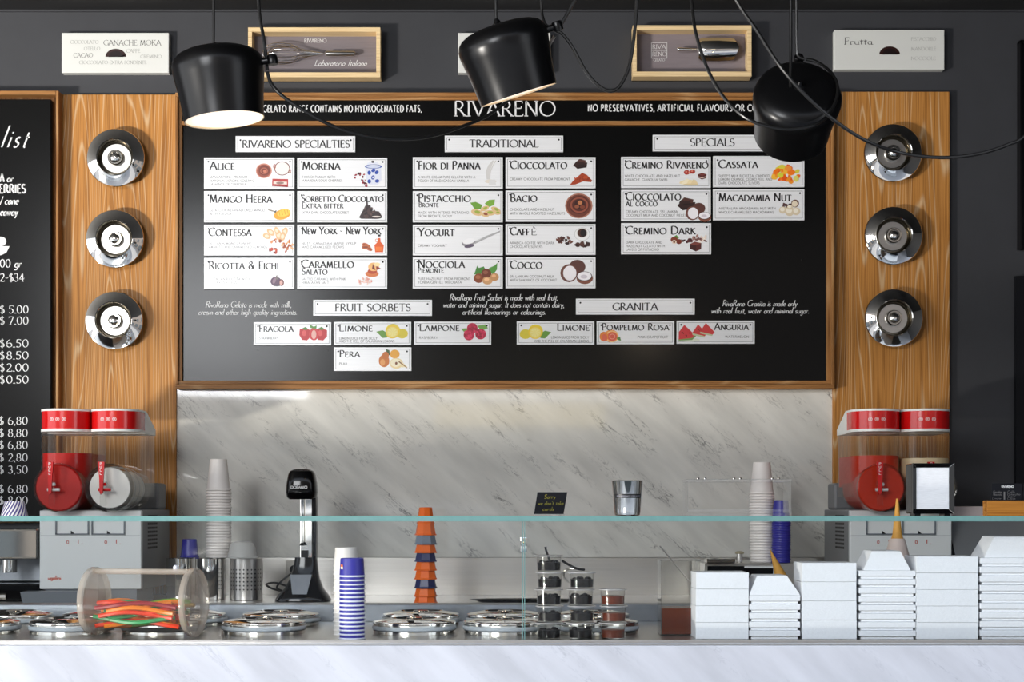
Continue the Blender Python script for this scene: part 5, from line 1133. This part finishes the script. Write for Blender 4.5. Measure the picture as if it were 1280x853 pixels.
# wooden card holder
D = 4.33; x0, x1 = X(1234, D), X(1330, D); y = D-EYE
t = thing('card_holder', 'honey coloured wooden card holder at the right end of the shelf', 'card holder', (x0+.1, y, ZS))
MB().box(x0, x1, y, y+.012, ZS, Z(626, D), bev=.0015).box(x0, x1, y+.03, y+.042, ZS, Z(626, D), bev=.0015).box(x0, x1, y+.012, y+.03, ZS, ZS+.012).build('wooden_block', M['cherry'], t)
for k, (a, b_, lb) in enumerate(((1238.5, 1276.5, 'black price card with white print in the wooden holder'), (1278.5, 1320, 'black card in the wooden holder, cut by the right edge'))):
    c_ = thing('price_card', lb, 'card', (X(a, D)+.04, y+.018, ZS+.012)); Dc = D+.0175
    MB().prism([at(a, 630, Dc), at(b_, 630, Dc), at(b_+1.5, 604.5-k, Dc), at(a+1.5, 604.5, Dc)], (0, .001, 0)).build('card_face', M['card'], c_)
    if k == 0: lettering(c_, [('RIVARENO', 1252, 1267, 609.8, 2.6, 'sans', WHITE), ('Cioccolato', 1241, 1252, 616.5, 2.8, 'hand', GREY), ('Nocciola', 1241, 1252, 619.5, 2.8, 'hand', GREY), ('Limone', 1240, 1251, 624.4, 2.6, 'hand', GREY), ('|', 1255, 1256, 624, 9, 'sans', GREY),
                              ('Caffe', 1259, 1268, 616.5, 2.8, 'hand', GREY), ('Pistacchio', 1259, 1275, 619.3, 2.8, 'hand', GREY), ('Yogurt', 1259, 1269, 622, 2.8, 'hand', GREY), ('Cocco', 1259, 1269, 624.6, 2.6, 'hand', GREY)], Dc-.0006)
# striped paper cups at the left end
D = 4.33
def striped(px, label):
    cx = X(px, D); t = thing('striped_paper_cup', label, 'cup', (cx, D-EYE, ZS), 'striped cups at the left end of the shelf')
    rb, rt, hg = .036, .0255, .040
    MB().lathe((cx, D-EYE, ZS), [(rb, 0), (rt, hg), (rt-.002, hg+.0005), (0, hg-.003)], 30, caps=False).build('cup_wall', M['cupwhite'], t)
    q = MB(); n = 22
    for i in range(n):
        for k in range(4):
            u0, u1 = k/4, (k+1)/4
            def P_(u, s_): 
                a = 2*pi*(i+s_+u*2.4)/n; r = rb+(rt-rb)*u+.0004; return (cx+r*math.cos(a), D-EYE+r*math.sin(a), ZS+hg*u)
            q.face([P_(u0, 0), P_(u0, .5), P_(u1, .5), P_(u1, 0)], 0, lin((74, 62, 124)))
    q.build('cup_stripes', M['printed'], t, weld=False, fix=False)
striped(18, 'striped purple and white cup upside down at the left end')
striped(-18, 'striped cup cut by the left edge of the photo')

# ------------------------------------------------------------------ foam gelato tubs behind the right pane
DX = 4.29; dep = .13
def tub(px0, px1, z0, z1, label, group, ledge=False, D=DX, dep=dep):
    x0, x1 = X(px0, D), X(px1, D); y = D-EYE
    t = thing('foam_box', label, 'takeaway box', ((x0+x1)/2, y+dep/2, z0), group)
    g = .0014
    if ledge:
        hgt = z1-z0; ins = .006
        MB().box(x0+ins, x1-ins, y+ins, y+dep-ins, z0+.0004, z0+hgt*.45).box(x0, x1, y, y+dep, z0+hgt*.32, z1-.0004, bev=.0015).build('box_body', M['foam'], t)
    else:
        MB().box(x0, x1, y, y+dep, z0+.0004, z1-.0002, bev=.0008).build('box_body', M['foam'], t)
    return t
def tower(px0, px1, ytop, n, where, ledge=False):
    z0 = ZC; z1 = Z(ytop, DX); hh = (z1-z0)/n
    g = 'foam boxes in the '+where
    for i in range(n):
        j = random.uniform(-.5, .5)*(1 if not ledge else .5)
        tub(px0+j, px1+j, z0+i*hh, z0+(i+1)*hh, ('topmost white foam box of the ' if i == n-1 else 'lowest white foam box of the ' if i == 0 else 'white foam box in the middle of the ')+where, g, ledge)
    return z1
def cap_lid(px0, px1, px2, px3, z0, ytop, label, dep=dep):
    """tapered upturned box: base px0..px1, top px2..px3"""
    D = DX; y = D-EYE; x0, x1, x2, x3 = [X(v, D) for v in (px0, px1, px2, px3)]; z1 = Z(ytop, D); ty = .03
    t = thing('tapered_foam_box', label, 'takeaway box', ((x0+x1)/2, y+dep/2, z0), 'tapered foam boxes on top of the towers')
    q = MB(); r0 = [Vector(v) for v in ((x0, y+.002, z0), (x1, y+.002, z0), (x1, y+dep, z0), (x0, y+dep, z0))]; r05 = [v+Vector((0, 0, .003)) for v in r0]
    r1 = [Vector(v) for v in ((x2, y+.012, z1-.002), (x3, y+.012, z1-.002), (x3, y+dep-.012, z1-.002), (x2, y+dep-.012, z1-.002))]
    c_ = sum(r1, Vector())/4; r2 = [v+(c_-v).normalized()*.004+Vector((0, 0, .002)) for v in r1]
    q.grid([r0, r05, r1, r2], 0, False); q.face(r0[::-1]); q.face(r2); q.build('box_body', M['foam'], t)
    # embossed round mark
    a = Vector(((x0+x1)/2, y+.0075, (z0+z1)/2)); n_ = Vector((0, -(z1-z0), .010)).normalized()
    MB().lathe(a, [(.016, -.0006), (.0165, .0006), (.015, .0006), (.0145, -.0006)], 28, 0, tuple(n_), caps=False).build('embossed_mark', M['foam'], t, fix=False)
tower(870, 936, 716, 4, 'short plain tower beside the syrup container')
z = tower(936.8, 1000.5, 744.3, 5, 'shortest ribbed tower', True); cap_lid(937.5, 999.5, 947, 985, z, 720, 'tapered foam box on the shortest ribbed tower')
tower(1002.5, 1070.5, 704, 4, 'plain tower in the middle')
z = tower(1074, 1145, 713.5, 8, 'ribbed tower in the middle', True); cap_lid(1080, 1138, 1091, 1127, z, 689, 'tapered foam box on the eight layer ribbed tower')
tower(1146, 1223, 696, 5, 'tallest plain tower')
z = tower(1225.5, 1302, 697.5, 9, 'ribbed tower at the right edge', True); cap_lid(1231, 1297, 1244, 1285, z, 671, 'tapered foam box at the right edge of the photo')
# second plain row just behind, seen between the towers

# ------------------------------------------------------------------ sauce cups
D = 4.31; hh = 21*D/F
def sauce(px, z, fill, label, lumps):
    cx, cy = X(px, D), D-EYE; t = thing('sauce_cup', label, 'cup', (cx, cy, z), 'clear sauce cups stacked behind the glass joint')
    MB().lathe((cx, cy, z), [(0, .0006), (.0315, .0004), (.0335, .040), (.0375, .0405), (.0378, .0435), (.035, hh-.0006), (.0325, hh-.001), (.032, .040), (.0305, .003), (0, .003)], 28, caps=False).build('cup_wall', M['clear'], t)
    MB().lathe((cx, cy, z), [(.0355, .0408), (.0382, .0412), (.0382, .0436), (.0352, .0438)], 28, caps=False).build('cup_lip', M['cuprimclear'], t)
    q = MB().lathe((cx, cy, z+.0035), [(.0298, 0), (.0312, .021), (.02, .0225), (0, .0228)], 26, caps=False); q.face([(cx+.0298*math.cos(2*pi*i/20), cy+.0298*math.sin(2*pi*i/20), z+.0035) for i in range(20)][::-1])
    q.build('sauce', M[fill], t, fix=False)
    if lumps:
        q = MB()
        for k in range(5):
            a = -pi/2+(k-2)*.62+random.uniform(-.2, .2); r = .0195
            q.lathe((cx+r*math.cos(a), cy+r*math.sin(a), z+.020+random.uniform(0, .005)), [(0, -.009), (.006, -.007), (.009, 0), (.006, .007), (0, .009)], 12, caps=False)
        q.build('cherries', M['plum'], t)
base = ZC
for px, n, fl_, nm_ in ((686, 5, 'plum', 'left'), (726, 4, 'plum', 'middle'), (766, 3, 'caramel', 'right')):
    for k in range(n):
        pos = 'lowest' if k == 0 else 'topmost' if k == n-1 else ('second from the bottom' if k == 1 else 'third from the bottom' if k == 2 else 'fourth from the bottom')
        col = 'dark cherry' if fl_ == 'plum' else 'brown caramel'
        sauce(px+(1.2 if k % 2 else 0), base+k*hh, fl_, f'clear cup of {col} sauce, {pos} in the {nm_} column', fl_ == 'plum')
# small black spoon in the top left cup and scoop between the columns
o = MB().tube(smooth_path([at(690, 712, 4.31), at(686, 698, 4.31), at(682.5, 688, 4.31), at(682, 684, 4.31)], 6), [.003]*18+[.0055], 8).build('sauce_spoon', M['blackgloss']); tag(o, 'black spoon handle sticking out of the top left sauce cup', 'spoon')
t = thing('steel_tongs', 'steel tongs resting on the middle sauce cup column', 'tongs', at(715, 712, 4.4))
MB().tube(smooth_path([at(702, 701, 4.36), at(712, 707, 4.36), at(722, 711.5, 4.35), at(730, 712.5, 4.33)], 6), .0035, 8).build('arm', M['black'], t)
MB().tube(smooth_path([at(712, 730, 4.38), at(705, 722, 4.38), at(706, 714, 4.37), at(716, 711, 4.36), at(728, 712.5, 4.34)], 6), .0028, 8).build('arm', M['steel'], t)

# ------------------------------------------------------------------ syrup container
D = 4.40; x0, x1, y = X(826, D), X(875, D), D-EYE
t = thing('syrup_container', 'square clear container half full of amber syrup', 'container', ((x0+x1)/2, y+.05, ZC))
ztop = Z(700.5, D)
q = MB()
for a in ((x0, x1, y, y+.003), (x0, x1, y+.105, y+.108), (x0, x0+.003, y+.003, y+.105), (x1-.003, x1, y+.003, y+.105)): q.box(*a, ZC, ztop)
q.box(x0, x1, y, y+.108, ZC, ZC+.004); q.build('container_wall', M['clear'], t)
MB().box(x0+.0035, x1-.0035, y+.0035, y+.1045, ZC+.0045, Z(761, D)).build('syrup', M['syrup'], t)
MB().box(x0-.002, x1+.002, y-.002, y+.110, ztop-.003, ztop, bev=.001).build('container_rim', M['acryl'], t)
o = MB().tube([at(825, 683, 4.30+.04), at(868, 735, 4.42), at(873, 745, 4.44)], .0018, 8).build('long_spoon', M['steel']); tag(o, 'thin steel spoon leaning into the syrup container', 'spoon')

# ------------------------------------------------------------------ candy jar lying on its side
D = 4.34; a = Vector((X(113, 4.33), 4.37-EYE, Z(760, 4.34))); b_ = Vector((X(243, 4.33), 4.32-EYE, Z(757, 4.32)))
R = .094
a.z = b_.z = ZC+R+.003
ax = (b_-a).normalized(); L_ = (b_-a).length
t = thing('candy_jar', 'clear barrel jar lying on its side with coloured jelly strips', 'jar', ((a.x+b_.x)/2, (a.y+b_.y)/2, ZC))
MB().lathe(a, [(R*.90, .012), (R*.90, L_-.012)], 56, 0, tuple(ax), caps=False).build('jar_barrel', M['jar'], t)
for c_, s_ in ((a, 1), (b_, -1)):
    MB().lathe(c_-ax*.008, [(R*.8, -.002), (R*.98, 0), (R, .004), (R, .014), (R*.97, .018)], 56, 0, tuple(ax)).build('end_cap', M['jarend'], t)
    MB().lathe(c_-ax*s_*.012, [(R*.55, 0), (R*.55, .004)], 40, 0, tuple(ax)).build('end_boss', M['jar'], t)
MB().tube([a+Vector((0, -.01, R*.88)), b_+Vector((0, -.01, R*.88))], .008, 12).build('jar_rib', M['jarend'], t)
MB().lathe(b_+Vector((-.02, 0, R*.9))-ax*.03, [(.004, 0), (.007, .003), (.007, .012), (.003, .016)], 14).build('lid_knob', M['cuprim'], t)
cols = [((226, 60, 24), 'red'), ((240, 130, 20), 'orange'), ((120, 170, 40), 'green'), ((236, 190, 40), 'yellow'), ((150, 30, 40), 'dark red'), ((60, 150, 90), 'blue green')]
cm = {n_: mat('jelly_'+n_.replace(' ', '_'), lin(c_), .35) for c_, n_ in cols}
perp = Vector((-ax.y, ax.x, 0))
for i in range(44):
    c_, n_ = cols[[0, 1, 1, 2, 0, 3, 4, 1, 0, 5][i % 10]]
    row = i//9; off = (i % 9-4)*.0148*(1-.04*(3-row)); zz = -R*.72+.011+row*.0125
    lim = math.sqrt(max(0, (R*.84)**2-min(0, zz)**2)) ; off = max(-lim+.008, min(lim-.008, off*1.15))
    s0, s1 = random.uniform(.02, .07), L_-random.uniform(.02, .05)
    ph = random.uniform(0, 6); pts = []
    for k in range(9):
        u = k/8; pts.append(a+ax*(s0+(s1-s0)*u)+perp*(off+.009*math.sin(ph+u*6))+Vector((0, 0, zz+.008*math.sin(ph*2+u*5))))
    o = MB().tube(pts, .0062, 7).build('jelly_strip', cm[n_]); tag(o, f'{n_} jelly strip inside the clear candy jar', 'sweet', 'jelly strips in the candy jar')

# ------------------------------------------------------------------ waffle cones
D = 4.82; cx, cy = X(1121.5, D), D-EYE
z0 = ZC+.001
for i in range(7):
    zz = z0+i*.024
    t = thing('waffle_cone', 'waffle cone in the upright stack between the slush taps' if i < 6 else 'topmost waffle cone, its tip showing above the shelf', 'cone', (cx, cy, zz), 'stacked waffle cones')
    MB().lathe((cx, cy, zz), [(.050, 0), (.0515, .004), (.014, .130), (.0035, .236-.0), (0, .238)], 22, caps=False).build('cone_shell', M['cone'], t)
    if i == 6: MB().lathe((cx, cy, zz), [(.0530, .001), (.0225, .116)], 24, caps=False).build('paper_sleeve', M['paperpink'], t)
t = thing('waffle_cone', 'waffle cone leaning tip up beside the blue cup stack', 'cone', at(984, 760, 4.62), 'waffle cones behind the foam boxes')
tip, bs = at(963, 688, 4.62), at(992, 762, 4.62)
MB().lathe(bs, [(.036, 0), (.037, .004), (0.001, (tip-bs).length)], 22, 0, tuple((tip-bs).normalized())).build('cone_shell', M['cone'], t)

# ------------------------------------------------------------------ back counter, right side
D = 6.42
t = thing('small_oven', 'black fronted steel oven under the tall cup stacks', 'oven', at(958, 755, D))
zo = zr-.0005
MB().box(X(880, D), X(1001, D), D-EYE, -.10, ZB, zo, bev=.003).build('oven_body', M['steel'], t)
MB().box(X(884, D), X(971, D), D-EYE-.010, D-EYE, ZB+.02, zo-.012, bev=.002).build('oven_door', M['blackgloss'], t)
MB().box(X(930, D), X(971, D), D-EYE-.014, D-EYE-.010, zo-.020, zo-.012).box(X(966, D), X(971, D), D-EYE-.014, D-EYE-.010, ZB+.03, zo-.02).build('door_trim', M['machine'], t)
D = 6.4; t = thing('steel_clip_box', 'small polished steel box with a wire clasp on the oven', 'box', at(900, 703, D))
MB().box(X(882, D), X(918, D), D-EYE-.03, D-EYE+.05, zr, zr+.018, bev=.003).build('box_body', M['chrome'], t)
MB().tube(smooth_path([at(886, 700, 6.35), at(895, 699, 6.35), at(904, 702, 6.35), at(914, 700, 6.35)], 6), .0025, 8).build('clasp', M['steel'], t)
t = thing('spice_jar', 'small jar with a pale cap left of the tall cup stack', 'jar', (X(924.5, 6.5), 6.5-EYE, zr))
MB().lathe((X(924.5, 6.5), 6.5-EYE, zr), [(.010, 0), (.012, .002), (.012, .034)], 18).build('jar_body', M['steel'], t)
MB().lathe((X(924.5, 6.5), 6.5-EYE, zr+.034), [(.0175, 0), (.019, .003), (.017, .008), (.008, .011)], 18).build('jar_cap', mat('khaki_cap', lin((170, 160, 130)), .5), t)
# slanted warmer at the far right
D = 6.3; t = thing('display_warmer', 'grey counter cabinet with a sloping black edge behind the boxes at the right', 'cabinet', at(1230, 755, D))
prof = [(D-EYE-.02, ZB), (D-EYE-.02, Z(700, D)), (D-EYE+.12, Z(652, D)), (-.08, Z(652, D)), (-.08, ZB)]
x0, x1 = X(1194, D), X(1340, D)
MB().prism([(x0, a_, b2) for a_, b2 in prof], (x1-x0, 0, 0)).build('cabinet_body', M['machine_grey'], t)
MB().prism([(x0-.012, a_, b2) for a_, b2 in prof], (.012, 0, 0)).build('side_frame', M['blackgloss'], t)
MB().box(x0, x1, D-EYE+.11, -.09, Z(652, D), Z(633, D), bev=.003).build('top_tray', mat('pinkish_tray', lin((206, 192, 190)), .4), t)
# left background: coffee machine corner
D = 6.35; t = thing('coffee_machine', 'dark steel coffee machine partly cut by the left edge', 'coffee machine', at(0, 755, D))
MB().box(X(-150, D), X(46, D), D-EYE+.05, -.08, ZB, ZB+.07, bev=.006).build('machine_base', M['blackgloss'], t)
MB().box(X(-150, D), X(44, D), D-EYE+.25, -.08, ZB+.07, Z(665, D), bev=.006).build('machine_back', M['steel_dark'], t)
MB().box(X(-150, D), X(40, D), D-EYE+.08, -.08, Z(700, D), Z(662, D), bev=.008).build('machine_head', M['chrome'], t)
MB().tube([at(12, 700, 6.45), at(12, 716, 6.45)], .03, 20).build('group_head', M['chrome'], t)
MB().tube([at(8, 746, 6.40), at(-40, 746, 6.40)], .014, 16).build('portafilter', M['chrome'], t)

D = 6.36; t = thing('oval_tray', 'dark oval steel tray lying on the back counter behind the sauce cups', 'tray', (X(655, D), D-EYE, ZB))
rows = [[Vector((X(655, D)+.215*r*math.cos(2*pi*i/40), D-EYE+.06*r*math.sin(2*pi*i/40), ZB+z)) for i in range(40)] for r, z in ((.8, .0), (1, .012), (1.02, .0125), (.98, .0115), (.78, .003))]
mb = MB(); mb.grid(rows); mb.face(rows[0][::-1]); mb.face(rows[-1]); mb.build('tray_body', M['blackgloss'], t)
# ================================================================== STREET SIDE (what the glass and the chrome mirror)
struct(MB().box(-14, 14, -12.5, -7.6, -.12, -.02), 'trim_2', mat('pale_pavement', (.2, .195, .19), .8, bump=(6, .3)))
struct(MB().box(-16, 16, -19, -12.5, -.12, -.06), 'trim_3', mat('asphalt', (.07, .07, .072), .85, bump=(30, .4)))
fc = mat('street_wall_render', lin((112, 104, 98)), .8); gw = mat('street_window_glass', (.05, .06, .07), .08)
struct(MB().box(-16, 16, -20.4, -19, -.1, 7.5), 'wall_street', fc)
for i in range(9):
    x0 = -12.4+i*2.8
    struct(MB().box(x0, x0+1.9, -19.02, -18.9, .3, 2.5), f'window_{i+1}', gw)
    struct(MB().box(x0+.3, x0+1.6, -19.02, -18.95, 3.9, 5.6), f'window_{i+10}', gw)
y = -18.95
for a, b, z0, z1, col, lb in ((-1.25, 1.5, 2.66, 3.04, (232, 196, 90), 'yellow shop sign across the street, mirrored in the marble'), (-1.3, 1.7, 3.08, 3.4, (236, 236, 232), 'white shop fascia across the street, mirrored in the marble')):
    o = MB().box(a, b, y, y+.12, z0, z1, bev=.01).build('shop_fascia', mat('fascia_paint', lin(col), .5)); o.location.y += 0; tag(o, lb, 'sign')
# hatchback at the kerb, its white paint greyed to dim the mirrored haze
car = thing('parked_car', 'grey hatchback parked in the street, mirrored in the display glass', 'car', (-.9, -13.6, -.06))
cb = mat('greyed_car_paint', lin((120, 124, 130)), .3, coat=.3); tyre = mat('tyre_rubber', (.015, .015, .015), .8)
P_ = [(-3.1, .25), (-3.15, .75), (-3.0, 1.0), (-2.55, 1.36), (-2.2, 1.45), (-.6, 1.46), (-.2, 1.38), (.45, .98), (1.2, .82), (1.35, .6), (1.3, .25)]
body = MB()
rows = []
for v_, sc, dz in ((-1.0, .97, 0), (-.96, 1, 0), (.0, 1.0, 0)): pass
lv = [(-14.45, .80), (-14.40, .90), (-14.2, 1), (-13.0, 1), (-12.8, .9), (-12.75, .80)]
for yy, k in lv:
    ring = []
    for x_, z_ in P_:
        zz = z_ if z_ < .95 else .95+(z_-.95)*(1 if k == 1 else .35 if k == .9 else .0)
        ring.append(Vector((x_*(1 if k == 1 else .992), yy, zz-.04)))
    rows.append(ring)
body.grid(rows, 0, True); body.face(rows[0][::-1]); body.face(rows[-1]); body.build('car_body', cb, car)
MB().prism([(-2.5, -12.86, 1.0), (-2.3, -12.98, 1.34), (-.75, -12.98, 1.35), (-.1, -12.98, 1.28), (.25, -12.86, .98)], (0, .02, 0)).build('side_window', gw, car)
MB().box(-3.05, -.9, -12.76, -12.735, .25, .32).build('door_trim', tyre, car)
for wx in (-2.4, .55):
    for wy in (-12.98, -14.4): MB().lathe((wx, wy, .26), [(.2, 0), (.31, .02), (.32, .1), (.31, .2), (.2, .22)], 28, 0, (0, 1, 0)).build('wheel', tyre, car)
